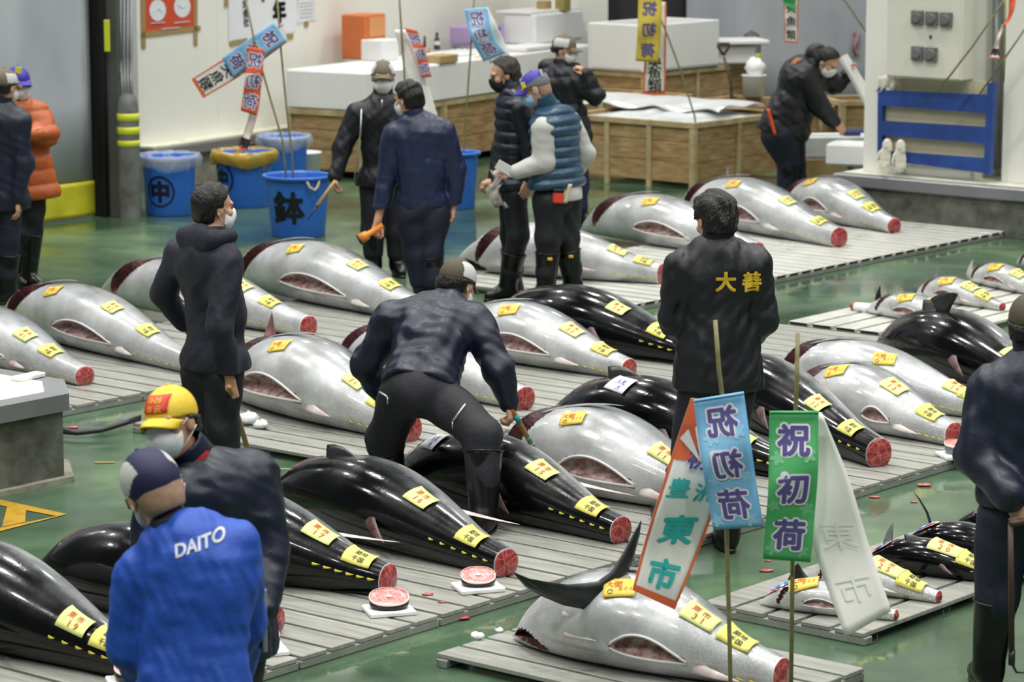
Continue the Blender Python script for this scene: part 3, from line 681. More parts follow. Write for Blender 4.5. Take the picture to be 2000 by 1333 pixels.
# middle row
addf('S5', 'largest slit silver tuna between the hooded man and the bending man', '', (448, 740), (800, 845), 'silver', a=.245, b=.28, tags=T3('the big slit silver tuna by the hooded man', n=31, first=(0.44, 0.95), second=(0.77, 1.25), third=(0.89, 1.15)), group=GS, slit=(.25, .62), plate=True, gill=True)
addf('S6', 'silver tuna whose red tail cut shows by the bending man\'s cane hand', '', (650, 690), (1025, 783), 'silver', a=.20, tr=1.1, tags=T3('the silver tuna behind the cane hand', first=None, second=None, third=(0.92, 1.30), n=32), group=GS, slit=None, pect=False)
addf('S7', 'silver tuna right of the bending man with an iced belly slit', '', (862, 652), (1228, 724), 'silver', a=.205, tags=T3('the silver tuna right of the bending man', n=33, first=(0.46, 0.95), second=(0.74, 1.30), third=(0.89, 1.30)), group=GS, slit=(.38, .70), gill=False)
addf('B5', 'shiny black tuna behind the bending man, its tail behind the lettered jacket', '', (948, 622), (1372, 700), 'black', a=.215, b=.25, tags=T3('the shiny black tuna at centre', first=None, second=(0.67, 1.15), third=(0.84, 1.10), n=34), group=GK, dors=False)
addf('B3', 'black tuna with white paper, tail hidden behind the blue banner', '', (1065, 812), (1535, 915), 'black', a=.22, tags=[dict(short='white paper with blue writing on the black tuna beside the lettered jacket', t=.40, th=1.0, mat=PAPER_W, lines=[('入札', 0, .1, .4, INK_B), ('大', .1, -.25, .3, INK_B)], w=.17, h=.12, rot=-.2), dict(short='yellow buyer tag on the grey tail seen between the two big banners', t=.86, th=1.0, mat=PAPER_Y, lines=SALE)], group=GK, dors=True)
addf('B4', 'black tuna with red tail cut just right of the green banner', '', (1322, 745), (1716, 893), 'black', a=.215, tr=1.15, tags=T3('the black tuna right of the green banner', first=None, second=(0.77, 1.15), third=(0.91, 1.10), n=12), group=GK)
addf('S10', 'silver tuna at right with slit belly and long pale fin', '', (1540, 772), (1862, 852), 'silver', a=.19, b=.215, tags=T3('the lower silver tuna at right', n=13, first=(0.40, 0.95), second=(0.69, 1.30), third=(0.89, 1.25)), group=GS, slit=(.60, .74), gillw=1.5, tr=1.1)
addf('S9', 'silver tuna at right with raised head, above the slit one', '', (1488, 722), (1935, 803), 'silver', a=.19, b=.21, tags=T3('the upper silver tuna at right', n=14, first=(0.60, 0.95), second=(0.87, 1.30), third=(0.93, 1.25)), group=GS, slit=None, anal=False)
addf('B6', 'black tuna with upright dorsal fin at right edge', '', (1712, 672), (2060, 770), 'black', a=.225, b=.25, tags=T3('the black tuna at the right edge', first=None, second=(0.81, 1.30), third=None, n=15), group=GK, dors=True)
addf('S8', 'pale silver tuna with open slit between cane tip and white banner', '', (968, 888), (1425, 990), 'silver', a=.235, b=.27, tags=T3('the pale silver tuna by the cane tip', n=11, first=(0.44, 0.95), second=(0.77, 1.20), third=None), group=GS, slit=(.43, .72), gillw=1.35)
# front row
addf('B1', 'black tuna at bottom left corner tagged 19', '', (-290, 1140), (276, 1304), 'black', a=.225, b=.25, tags=T3('the bottom left black tuna', first=None, second=(0.84, 0.95), third=(0.93, 0.95), n=19), group=GK, gill=False)
addf('B2', 'black tuna whose middle is hidden by the bright blue jacket', '', (66, 1112), (535, 1217), 'black', a=.20, tags=(), group=GK)
addf('N17', 'black tuna tagged 17, third from the right in the front row', '', (240, 1050), (757, 1140), 'black', a=.215, b=.24, tags=T3('black tuna 17', first=None, second=(0.78, 1.30), third=(0.92, 1.17), n=17), group=GK, far_fin=True, dors=True, tr=1.05)
addf('N16', 'black tuna tagged 16 with dorsal fin folded back', '', (522, 958), (988, 1104), 'black', a=.205, b=.24, tags=T3('black tuna 16', first=None, second=(0.71, 1.25), third=(0.90, 1.12), n=16), group=GK, far_fin=True, dors=True)
addf('N15', 'black tuna tagged 15 under the bending man\'s boot', '', (768, 915), (1212, 1040), 'black', a=.205, b=.235, tags=[dict(short='white paper with blue writing on black tuna 15', t=.28, th=1.0, mat=PAPER_W, lines=[('入札', 0, .1, .4, INK_B), ('秋', .1, -.25, .3, INK_B)], w=.16, h=.12, rot=-.2)] + T3('black tuna 15', first=None, second=(0.71, 1.30), third=(0.91, 1.17), n=15), group=GK, far_fin=True)
# far right back row
addf('S11', 'silver tuna with whole pointed head behind the two standing men\'s boots', '', (886, 503), (1291, 540), 'silver', a=.215, b=.25, tr=1.1, tags=T3('the silver tuna behind the boots', n=51, first=None, second=(0.81, 1.30), third=(0.93, 1.25)) + [dict(short='yellow tag standing on the head of the silver tuna behind the boots', t=.20, th=2.2, mat=PAPER_Y, lines=SALE)], group=GS, slit=None, mouth=True, pect=False)
addf('S12', 'silver tuna with red gill, just left of the lettered man\'s head', '', (1138, 432), (1480, 493), 'silver', a=.215, b=.25, tags=T3('the silver tuna left of the lettered man', n=52, first=(0.48, 0.95), second=None, third=None), group=GS, slit=(.43, .72), gillw=1.3)
addf('S13', 'silver tuna right of the lettered man\'s head with ragged red tail cut', '', (1325, 403), (1638, 470), 'silver', a=.235, b=.27, tr=1.1, tags=T3('the silver tuna right of the lettered man', n=53, first=(0.46, 0.95), second=(0.73, 1.30), third=(0.91, 1.25)), group=GS, slit=(.45, .66))
addf('S14', 'rearmost silver tuna beside the mossy concrete wall', '', (1530, 393), (1746, 443), 'silver', a=.20, b=.235, tags=T3('the rearmost silver tuna', n=54, first=(0.38, 0.95), second=(0.71, 1.30), third=(0.84, 1.25)), group=GS, slit=(.36, .6))
# small ones
def small(key, label, N, T, kind, a, sh, **k):
    addf(key, label, '', N, T, kind, a=a, b=a*1.22, zn=ZP+a*.6, zt=ZP+a*.4, res=(70, 48), finlets=4, group='small tunas on the narrow pallets', tags=k.pop('tags', T3(sh, first=(0.44, 0.95), second=(0.67, 1.25), third=(0.83, 1.25), n=k.pop('n', 61), w=.12, h=.085)), **k)
small('Y1', 'first small silver tuna from the left on the long right pallet', (1692, 594), (1900, 632), 'small', .095, 'the first small tuna on the long pallet', gillw=.6)
small('Y2', 'second small silver tuna on the long right pallet, red tail cut showing', (1790, 562), (1957, 597), 'small', .095, 'the second small tuna on the long pallet', gillw=.6, n=62)
small('Y3', 'third small silver tuna on the long right pallet, dark tail', (1890, 532), (2050, 574), 'small', .095, 'the third small tuna on the long pallet', gillw=.6, n=63)
small('Y4', 'small silver tuna at the far right edge of the long pallet', (1985, 505), (2140, 548), 'small', .095, 'the small tuna at the far right edge', gillw=.6, n=64, tags=())
small('T1', 'small silver tuna with blue and red gill sticker under the white banner', (1486, 1162), (1748, 1199), 'small', .075, 'the nearest small tuna', gillw=.6, tags=[dict(short='yellow origin tag on the small tuna beneath the white banner', t=.34, th=1.2, mat=PAPER_O, lines=ORIG, w=.13, h=.10, rot=.35), dict(short='pale yellow tag by the tail of the small tuna under the white banner', t=.86, th=1.3, mat=PAPER_G, lines=SALE, w=.12, h=.08)], slit=(.36, .66))
small('T2', 'small tuna with speckled tail right of the white banner', (1575, 1112), (1832, 1163), 'small', .085, 'the speckled small tuna', gillw=.6, n=25, tags=[dict(short='pale yellow lot tag on the speckled small tuna', t=.64, th=1.25, mat=PAPER_G, lines=numtag(25), w=.15, h=.09), dict(short='yellow tag near the tail of the speckled small tuna', t=.83, th=1.2, mat=PAPER_Y, lines=SALE, w=.12, h=.09)])
small('T3', 'small black tuna with a raised tail fin behind the speckled one', (1690, 1080), (1965, 1128), 'black', .085, 'the small black tuna', tags=[dict(short='pale yellow lot tag numbered 20 on the small black tuna', t=.60, th=1.25, mat=PAPER_G, lines=numtag(20), w=.15, h=.09), dict(short='yellow tag beside the right man\'s leg on the small black tuna', t=.78, th=1.2, mat=PAPER_Y, lines=SALE, w=.12, h=.09)], dors=True)
small('T4', 'small black tuna with thin spike fin, half behind the right man', (1765, 1047), (2030, 1095), 'black', .085, 'x', tags=())
small('T5', 'hindmost small black tuna, mostly behind the right man', (1862, 1014), (2120, 1056), 'black', .085, 'x', tags=())
addf('Big', 'large whole-headed silver tuna at the bottom tagged 31', '', (1008, 1212), (1526, 1322), 'silver', a=.205, b=.24, roll=-.30, tags=T3('the bottom silver tuna', n=31, first=(0.48, 0.95), second=(0.74, 1.20), third=(0.86, 1.30)), group=GS, slit=(.48, .74), mouth=True, gillw=.0001, gill=False, finlets=5)
F, r = FI['Big']
for t0_, h0_ in ((.30, .25), (.31, -.15)):
    p = F.P(np.array(t0_), np.array(h0_), -.004); nn = F.nor(t0_, h0_); A, T = blade(p, F.X + nn*.12, np.cross(nn, F.X), .17, .035, 0, .2, .016); G().solid(A, T).out('pelvic_fin', FIN_W, r, True)
# oval stickers on gill covers of the small tunas
STK = M('sticker_print', '#3f6fc0', .35, col2='#d8dde6', vs=40, thr=(.45, .5)); STK2 = M('sticker_rim', '#e4563e', .35, col2='#e6e6e6', vs=50, thr=(.45, .5))
def sticker(F, t, th, L, W, label):
    a, b = F.prof(np.array([t])); R = float(a[0]+b[0])/2; g = G(); n = 24
    for m_, f, o in ((1, 1, .008), (0, .7, .011)):
        V = [F.P(np.array(t), np.array(th), o)] + [F.P(np.array(t+f*L*math.cos(6.283*k/n)/F.L), np.array(th+f*W*math.sin(6.283*k/n)/R), o) for k in range(n)]
        g.add(V, [(0, 1+k, 1+(k+1) % n) for k in range(n)], m_)
    g.out('oval_sticker', [STK, STK2], None, True, label=label, cat='sticker', group='oval stickers on small tunas')
sticker(FI['T1'][0], .17, 1.3, .085, .028, 'blue and red oval sticker on the head of the nearest small tuna')
sticker(FI['T3'][0], .12, 1.3, .06, .024, 'dark blue oval sticker on the head of the small black tuna')
sticker(FI['T4'][0], .16, 1.35, .085, .028, 'white and orange oval sticker on the spiked small black tuna')
def spike(name, pts, r, m, root, w=.02): 
    G().tube(pts, r, 8).out(name, m, root, True)
R = FI['T4'][1]; p = FI['T4'][0].P(np.array(.20), np.array(1.6)); spike('spike_fin', [p, p+[-.02, 0, .06], p+[-.055, .02, .12], p+[-.085, .02, .155]], [.008, .006, .004, .001], FIN_K, R)
def upfin(key, t, th, h, w, mat, lean=(-.1, 0), name='raised_fin'):
    F, r = FI[key]; p = F.P(np.array(t), np.array(th), -.01); A, T = blade(p, EZ + F.X*lean[0] + F.Y*lean[1], F.X, h, w, .05, .3, .012); G().solid(A, T).out(name, mat, r, True)
upfin('T3', .17, 1.45, .12, .055, FIN_S, (.05, 0)); upfin('T1', .26, 2.0, .08, .12, FIN_K, (-.5, 0))
upfin('Y1', .12, 1.5, .11, .07, FIN_K, (-.1, 0)); upfin('Y2', .0, 2.0, .17, .09, FIN_K, (.9, .6)); upfin('Y2', .22, 1.7, .09, .06, FIN_S); upfin('Y3', .02, 1.6, .14, .09, FIN_W, (.05, 0))
upfin('B6', .40, 1.35, .24, .20, FIN_K, (.9, -.1), 'dorsal_fin'); upfin('S13', .27, 1.9, .12, .06, FIN_S, (-.35, .1)); 
# red and white bound snout on the first small tuna
F, r = FI['Y1']; p = F.P(np.array(.0), np.array(0.)); G().tube([p+EZ*.02-F.X*.10, p+EZ*.02+F.X*.02], [.03, .04], 12).out('wrapped_snout', PAPER_W, r, True, label='white wrapped snout'); G().tube([p+EZ*.02-F.X*.125, p+EZ*.02-F.X*.095], [.028, .034], 12).out('snout_cut', FLESH, r, True)
# severed tail fin propped across the head of the big silver tuna
cv = [(1003, 1119), (1030, 1139), (1065, 1152), (1105, 1163), (1145, 1166), (1180, 1156), (1207, 1126), (1228, 1083), (1243, 1045), (1252, 1018)]; wd_ = [1, 11, 19, 26, 33, 30, 20, 14, 8, 1]
A = []; Tt = []
for i, ((x, y), w) in enumerate(zip(cv, wd_)):
    x0, y0 = cv[max(0, i-1)]; x1, y1 = cv[min(len(cv)-1, i+1)]; l = math.hypot(x1-x0, y1-y0); nx, ny = -(y1-y0)/l, (x1-x0)/l; Y = 11.52 + .035*i
    A.append([atY(x+nx*w*(j/4-.5)*2*.8, y+ny*w*(j/4-.5)*2*.8, Y + .03*(j/4-.5)) for j in range(5)]); Tt.append([max(.002, .022*(1-abs(j/2-1)**2)*(1-abs(i/4.5-1)**3)) for j in range(5)])
tf = G().solid(np.array(A), np.array(Tt)).out('severed_tail_fin', FIN_K, None, True, label='black crescent tail fin propped over the head of the bottom silver tuna', cat='fish tail')

# ------------------------------------------------------------------ tail steaks on foam boards
def steak(px, L, ang, lab, board_lab, tilt=.0, rr=(.079, .066), bsz=(.205, .17), bang=.3, skin=F_BLACK):
    p = at(*px, ZP); R = np.array([[math.cos(bang), math.sin(bang), 0], [-math.sin(bang), math.cos(bang), 0], [0, 0, 1]])
    G().box(p+EZ*.011, bsz+(.022,), R, bev=.006).out('foam_board', FOAM, None, False, label=board_lab, cat='foam board', group='foam boards under steaks')
    t = thing('tuna_steak', lab, 'tuna steak', p+EZ*.022, 'tail steaks on foam boards')
    n = 40; ca, sa = math.cos(ang), math.sin(ang); base = p + EZ*.023
    def ring(f, z, tl):
        o = []
        for k in range(n):
            a_ = 6.2832*k/n; x = rr[0]*f*sgp(math.cos(a_), .9); y = rr[1]*f*sgp(math.sin(a_), .95); o.append(base + np.array([x*ca - y*sa, x*sa + y*ca, z + tl*y]))
        return np.array(o)
    S = [ring(.90, 0, 0), ring(.98, L*.3, 0), ring(1, L*.7, tilt*.7), ring(.99, L, tilt)]
    g = G(); g.grid(np.array([np.vstack([s]) for s in S]), close=True); g.add(ring(.90, 0, 0), [tuple(range(n))[::-1]]); g.out('skin', skin, t, True, attrs={'dv': np.full(g.n, .8), 'tt': np.zeros(g.n)})
    Q = [ring(.99, L, tilt), ring(.93, L+.003, tilt), ring(.5, L+.004, tilt), ring(.17, L+.004, tilt)]
    g = G(); g.grid(np.array(Q), close=True); g.add(ring(.17, L+.0045, tilt), [tuple(range(n))]); g.out('flesh', STEAK, t, True)
    G().add(ring(.15, L+.006, tilt), [tuple(range(n))]).out('bone', M('pale_bone', '#d9c2bd', .4, col2='#3a2a30', vs=40, thr=(.36, .44)), t, False)
    G().grid(np.array([ring(1.005, L-.002, tilt), ring(1.0, L+.004, tilt), ring(.95, L+.0045, tilt)]), close=True).out('fat_rim', M('pink_fat', '#e7c9c4', .35), t, True)
steak((934, 1152), .042, .1, 'pink tuna steak in front of the tail of black tuna 16', 'white foam board in front of black tuna 16', .34, bang=.32)
steak((760, 1197), .046, .1, 'pink tuna steak in front of the tail of black tuna 17', 'white foam board in front of black tuna 17', .34, (.088, .068), bang=.30)
steak((510, 1275), .05, .1, 'tuna steak half hidden behind the clipboard of the blue jacket man', 'white foam board beside the clipboard of the blue jacket man',   .30, bang=.30)
steak((262, 1338), .05, .1, 'pink tuna steak at the bottom edge beside the blue sleeve', 'foam board at the bottom edge beside the blue sleeve',   .30, bang=.3)
steak((1872, 893), .05, .1, 'grey-skinned tuna steak half hidden by the right man', 'white foam board half hidden by the right man', .15, bang=.3, skin=F_SILVER)
# scraps of flesh and slush on the floor and pallets
SCR = M('flesh_scrap', '#c4605c', .35, col2='#8f2f32', vs=60)
def lump(c, r, seed):
    rs = np.random.RandomState(seed); g = G(); n = 10; A = []
    for i in range(7):
        ph = math.pi*i/6; A.append([np.array(c) + np.array([math.sin(ph)*math.cos(6.283*k/n)*r[0], math.sin(ph)*math.sin(6.283*k/n)*r[1], (1-math.cos(ph))/2*r[2]])*(1+.55*rs.rand()) for k in range(n)])
    return g.grid(np.array(A), close=True)
scr = [((895, 1210), 0, .032, 'red flesh scrap on the floor below the front row pallet joint'), ((835, 1163), ZP, .016, 'red flesh scrap on the pallet between the two steaks'), ((863, 1178), ZP, .012, 'small red scrap on the pallet left of the near steak board'), ((1708, 973), 0, .018, 'red scrap on the floor right of the white banner'), ((1804, 950), 0, .026, 'red scrap on the floor below the right pallet joint'), ((1785, 982), 0, .012, 'tiny red scrap on the floor beside the spike fin'), ((1497, 1117), 0, .020, 'pale red scrap on the floor left of the small tunas\' pallet'), ((143, 837), 0, .022, 'red scrap on the floor at the corner of the concrete block'), ((1500, 1097), 0, .010, 'tiny scrap on the floor under the green banner')]
for i, (p, z, r, l) in enumerate(scr): lump(at(*p, z), (r*1.3, r*.8, r*.45), i).out('flesh_scrap', SCR, None, True, label=l, cat='fish scrap', group='flesh scraps')
ICE = M('slush_ice', '#dfe4e6', .15, bump=.6, bs=60, coat=.4)
for i, (p, z, r, l) in enumerate([((932, 1250), ZP, .022, 'slush lump on the near corner of the bottom pallet'), ((975, 1236), ZP, .014, 'small slush lump near the tuna head on the bottom pallet'), ((487, 830), ZP, .05, 'ice lump beside the cane below the big slit tuna'), ((510, 838), ZP, .035, 'smaller ice lump under the big slit tuna')]): lump(at(*p, z), (r, r*.8, r*1.1), 50+i).out('ice_lump', ICE, None, True, label=l, cat='ice', group='ice lumps')
STICK = M('splinter_wood', '#a89468', .6)
G().box(at(205, 904, .006), (.11, .014, .006), None, bev=.001).out('wood_splinter', STICK, None, label='pale wood splinter on the wet floor by the concrete block', cat='splinter')
# black hose along the floor
pts = [at(100, 846, .02), at(150, 851, .02), at(200, 845, .03), at(240, 833, .05), at(275, 822, .06)]
A = np.array([[p + np.array([0, .02*j, .0]) + EZ*(.05*j*.6) for j in (0, 1)] for p in pts]); G().solid(A, .006).out('rubber_strip', M('rubber_strip', '#1d1e20', .4), None, True, label='black rubber strip curling from the floor to the pallet end', cat='rubber strip')
# ------------------------------------------------------------------ people
SKIN = M('skin', '#c79a7e', .5, var=.1, vs=14, bump=.1, bs=120); HAIR = M('black_hair', '#0e0d0d', .42, var=.3, vs=60, bump=.9, bs=150, sx=(1, 1, .35)); HAIRB = M('brown_hair', '#2a211b', .45, var=.3, vs=60, bump=.8, bs=150)
HAIRSH = M('shaved_hair', '#a78770', .7, var=.25, vs=90)
NAVY = M('navy_nylon', '#131a2e', .45, var=.07, vs=5, bump=.2, bs=34); NAVY2 = M('navy_cotton', '#181c2b', .75, var=.08, vs=6, bump=.3, bs=40); BLACKN = M('black_nylon', '#10131a', .5, var=.07, vs=5, bump=.2, bs=34)
NAVYB = M('blue_navy_nylon', '#1d2747', .42, var=.07, vs=5, bump=.2, bs=34); PANT = M('dark_trousers', '#10131b', .7, var=.2, vs=5, bump=.3, bs=30); PANTN = M('navy_trousers', '#131a2e', .7, var=.2, vs=5, bump=.3, bs=30)
BOOT = M('black_rubber_boot', '#0b0b0c', .28, var=.2, vs=6); DAITO = M('bright_blue_jacket', '#1f4fb4', .6, var=.12, vs=5, bump=.3, bs=30); ORNG = M('orange_down', '#b4571f', .5, var=.15, vs=6, bump=.4, bs=22)
VEST = M('teal_down', '#274a63', .38, var=.15, vs=6, bump=.4, bs=22); GREYS = M('grey_sweat', '#b9bab5', .85, var=.06, vs=8, bump=.3, bs=60); PUFN = M('navy_down', '#12172a', .4, var=.15, vs=6, bump=.4, bs=22); PURP = M('purple_trousers', '#221d46', .7, var=.15)
MASKW = M('white_mask', '#dfe1e2', .7, bump=.2, bs=30); MASKK = M('black_mask', '#0a0a0b', .7); MASKB = M('blue_mask', '#8fb9db', .7, bump=.2, bs=30)
KHAKI = M('khaki_cap', '#6d6252', .75, var=.1, bump=.2, bs=80); OLIVE = M('olive_cap', '#4c4634', .75, var=.1, bump=.2, bs=80); CAPW = M('pale_cap_panel', '#bfc1bf', .7); CAPP = M('purple_cap', '#3a2f9e', .6); CAPG = M('grey_cap_panel', '#6c6e76', .7); CAPY = M('yellow_cap', '#e2c238', .6, var=.06, bump=.15, bs=80); CAPN = M('navy_cap', '#1f1f48', .65, var=.1); RED = M('red_cloth', '#a3201f', .7); EYE = M('dark_eye', '#0c0908', .15)
ZIP = M('metal_zip', '#b9bcbe', .35, metal=.7); YELTHREAD = M('yellow_embroidery', '#d6b52a', .75, bump=.4, bs=200); WHTHREAD = M('white_lettering', '#d3d6e0', .7); REDPATCH = M('red_patch', '#d23a2b', .6); GOLDT = M('gold_thread', '#d8a53a', .6)
FLEECE = M('beige_fleece', '#9a8f78', .9, var=.3, vs=60, bump=.9, bs=120)
def frame(f, up=(0, 0, 1), tilt=0.):
    f = nrm(f); r = nrm(np.cross(f, up)); u = np.cross(r, f); r2 = r*math.cos(tilt) + u*math.sin(tilt); u2 = np.cross(r2, f); return np.array([r2, f, u2])   # right, forward, up
def hand(S, w, d, pn, curl, thumb_side, k=.006, sc=1.0):
    """palm, four fingers and thumb from wrist w; d along the hand, pn palm normal"""
    d = nrm(d); pn = nrm(pn - d*(pn @ d)); s = np.cross(d, pn)*thumb_side
    for i, (off, ln) in enumerate(((.030, .072), (.010, .080), (-.010, .075), (-.029, .058))):
        off *= sc; ln *= sc; a = w + d*.012 + s*off*.45; kn = w + d*(.088 - abs(i-1)*.004)*sc + s*off; S.cap(a, kn, .0155*sc, .0125*sc, k=.012)
        p = kn; an = curl*.55
        for j, (fr, rr) in enumerate(((.45, .0098), (.32, .0088), (.23, .0078))):
            v = d*math.cos(an) + pn*math.sin(an) + s*(off*.9 if j == 0 else 0)*(1-min(1, curl)); e = p + nrm(v)*ln*fr
            S.cap(p, e, rr*sc, rr*.92*sc, k=.004); p = e; an += curl*.75
    b = w + d*.028*sc + s*.022*sc; m = b + (s*.75 + d*.75 + pn*.25*min(curl+.2, 1))*.034*sc; S.cap(b, m, .0150*sc, .0115*sc, k=.010)
    e = m + nrm(d*.9 + s*(.35-.7*min(curl, 1)) + pn*.75*min(curl, 1.1))*.030*sc; S.cap(m, e, .0110*sc, .0095*sc, k=.004); S.cap(e, e + nrm(d*.9 + s*(.1-.6*min(curl, 1)) + pn*.6*min(curl, 1.1))*.022*sc, .0095*sc, .0080*sc, k=.004)
class Person:
    def __init__(s, label, Y0, J, hf, tf=None, htilt=0., gz=0.0, bulk=1.0, hands=None, hs=1.0, hz=None):
        """J: joints as (px, py, depth offset); feet ankles as (px, depth, toe dir)"""
        s.Y0 = Y0; j = {}
        for k, v in J.items():
            if k in ('al', 'ar'):
                Y = Y0 + v[1]; z = (v[4] if len(v) > 4 else gz) + .085; dep = Y*cP - (z-CAMH)*sP; j[k] = np.array([(v[0]-1000)/FPX*dep, Y, z]); j[k+'t'] = nrm([v[2], v[3], 0])
            else: j[k] = atY(v[0], v[1], Y0 + v[2])
        s.j = j; s.gz = gz; s.bulk = bulk; s.label = label; s.hs = hs
        s.root = thing('person', label, 'person', np.array([j['pel'][0], j['pel'][1], gz]), 'people at the tuna auction')
        s.H = frame(hf, tilt=htilt); s.hc = j['head']; s.tf = nrm(tf if tf is not None else hf)
        sp = j['chest']-j['pel']; s.sp = nrm(sp)
        s.hands = hands or {}
        s.body()
    def R(s, fr, c=None): return c
    def hp(s, r, f, u): return s.hc + s.H[0]*r*s.hs + s.H[1]*f*s.hs + s.H[2]*u*s.hs
    def tr(s, a, b):
        """torso frame rows right, fwd, up between two lateral joints"""
        r = nrm(s.j[b]-s.j[a]); r = nrm(r - s.sp*(r @ s.sp)); f = np.cross(s.sp, r)
        if f @ s.tf < 0: r = -r; f = -f
        return np.array([r, f, s.sp])
    def headsdf(s, S, infl=0., only=None, k=.02):
        h = s.hs; H = s.H
        S.ell(s.hp(0, -.012, .035), np.array([.077, .097, .086])*h + infl, H, k=k); S.ell(s.hp(0, .022, -.045), np.array([.062, .072, .068])*h + infl, H, k=.03)
        S.ell(s.hp(0, .035, -.088), np.array([.038, .045, .028])*h + infl, H, k=.03)
    def body(s):
        j = s.j; S = Sdf(); s.headsdf(S); h = s.hs
        S.cap(s.hp(0, .088, .018), s.hp(0, .108, -.018), .010, .015, k=.014); S.ell(s.hp(0, .078, .030), [.058*h, .018*h, .012*h], s.H, k=.02)
        for sx in (-1, 1):
            S.ell(s.hp(.079*sx, -.008, -.002), [.011*h, .022*h, .034*h], s.H, k=.008); S.ell(s.hp(.045*sx, .062, -.018), [.024*h, .022*h, .022*h], s.H, k=.02)
        S.ell(s.hp(0, .088, -.058), [.026*h, .012*h, .008*h], s.H, k=.006)
        nk = j.get('neck', j['chest']); S.cap(s.hp(0, -.02, -.06), nk, .052, .058, k=.03)
        T = s.tr('sl', 'sr'); S.ell(j['chest'] - s.sp*.10, [.155, .10, .17], T, k=.05); mid = (j['chest']*.42 + j['pel']*.58); S.ell(mid, [.135, .095, .15], T, k=.05); P = s.tr('hl', 'hr'); S.ell(j['pel'], [.15, .105, .12], P, k=.05)
        S.cap(j['sl'], j['sr'], .055, k=.06); S.cap(nk, (j['sl']+j['sr'])/2, .06, k=.05)
        for q in 'lr':
            if 's'+q not in j or 'e'+q not in j: continue
            S.cap(j['s'+q], j['e'+q], .044, .036, k=.03); S.cap(j['e'+q], j['w'+q], .036, .028, k=.02)
        for q in 'lr':
            S.cap(j['h'+q], j['k'+q], .068, .050, k=.03); S.cap(j['k'+q], j['a'+q], .050, .038, k=.03); a = j['a'+q]; t = j['a'+q+'t']; S.cap(a - t*.04 - EZ*.045, a + t*.13 - EZ*.052, .036, .028, k=.03)
        for q, (d, pn, curl, ts) in s.hands.items(): hand(S, j['w'+q], np.array(d, float), np.array(pn, float), curl, ts, sc=1.06)
        V, F = S.build(.0065); s.bodyo = mk('body', V, F, SKIN, s.root, True)
        for sx in (-1, 1): pass
        for sx in (-1, 1):
            g = G(); c = s.hp(.031*sx, .083, .006); n = 10; A = [[c + (s.H[0]*math.cos(6.283*k/n)*.013*math.sin(math.pi*i/6) + s.H[2]*math.sin(6.283*k/n)*.006*math.sin(math.pi*i/6) + s.H[1]*.010*math.cos(math.pi*i/6))*h for k in range(n)] for i in range(7)]
            g.grid(np.array(A), close=True); g.out('eye', EYE, s.root, True); g = G(); b = [s.hp((.031+.018*q)*sx, .090-.004*abs(q), .026+.003*(1-q*q)) for q in (-1, -.3, .4, 1)]; g.tube(b, .0035, 6); g.out('eyebrow', HAIR, s.root, True)
    def part(s, name, S, h, mat, post=None, parent=None, **k):
        V, F = S.build(h, post); return mk(name, V, F, mat, parent or s.root, True, **k)
    def jacket(s, mat, hem=.10, arm=1.0, puff=None, collar=.05, seed=1, amp=.011, name='jacket', sleeves=True, lock=None, hood=None, flare=1.0, slim=1.0, ts=1.0, cuffback=.0, belly=0.):
        j = s.j; b = s.bulk; S = Sdf(); T = s.tr('sl', 'sr'); P = s.tr('hl', 'hr'); sw = np.linalg.norm(j['sr']-j['sl'])/2
        S.ell(j['chest'] - s.sp*.10, [(.188)*b*slim*ts, .135*b*ts, .20*ts], T, k=.06); mid = j['chest']*.45 + j['pel']*.55; S.ell(mid + T[1]*belly, [.172*b*slim*ts, .132*b*ts, .20], T, k=.07)
        hp = j['pel'] - s.sp*(hem-.03); S.ell(hp, [.205*b*flare*slim, .152*b*flare, .18], P, k=.07)
        if hem > .05: S.ell((mid*.5+hp*.5), [.190*b*slim*ts, .142*b*ts, .20], P, k=.07)
        S.cap(j['sl']*.9+j['sr']*.1, j['sr']*.9+j['sl']*.1, .078*b*ts, k=.06)
        nk = j.get('neck', j['chest']); S.cap(nk - s.sp*.02, (j['sl']+j['sr'])/2, .075, .08, k=.06)
        if sleeves:
            for q in 'lr':
                if 'e'+q in j:
                    w = j['w'+q]; e = j['e'+q]; w2 = w - nrm(w-e)*cuffback; S.cap(j['s'+q], e, .078*arm*b, .066*arm*b, k=.03); S.cap(e, w2, .066*arm*b, .047*arm*b, k=.03); S.cap(w2 - nrm(w-e)*.05, w2, .046*arm, .044*arm, k=.01)
        wr = wrink(seed, amp*.85, 20); wr2 = wrink(seed+50, amp*.5, 52); H0 = j['pel'] - s.sp*hem; sp = s.sp.copy()
        nk2 = nk + s.sp*.0
        def post(d, X, Y, Z):
            d = wr2(wr(d, X, Y, Z), X, Y, Z); u = (X-H0[0])*sp[0] + (Y-H0[1])*sp[1] + (Z-H0[2])*sp[2]
            if puff: d = d - (puff[0]*np.abs(np.sin(math.pi*u/puff[1]))**.7 - puff[0]*.5).astype(np.float32)
            return np.maximum(d, -u)
        o = s.part(name, S, .0095, mat, post)
        if collar:
            S = Sdf(); ax = nrm(s.hp(0, -.02, -.06) - nk + s.sp*.02); c = nk - ax*.03; R = frame(np.cross(ax, [1, 0, 0]) if abs(ax[0]) < .9 else [0, 1, 0], ax)
            S.cap(c, c + ax*(.05+collar), .078*b, .074)
            def pc(d, X, Y, Z):
                inn = np.sqrt(np.maximum((X-c[0])**2+(Y-c[1])**2+(Z-c[2])**2 - ((X-c[0])*ax[0]+(Y-c[1])*ax[1]+(Z-c[2])*ax[2])**2, 0)) - .062
                top = (X-c[0])*ax[0]+(Y-c[1])*ax[1]+(Z-c[2])*ax[2] - (.05+collar); return np.maximum(np.maximum(d, -inn), top)
            s.part('collar', S, .007, mat, pc, parent=o)
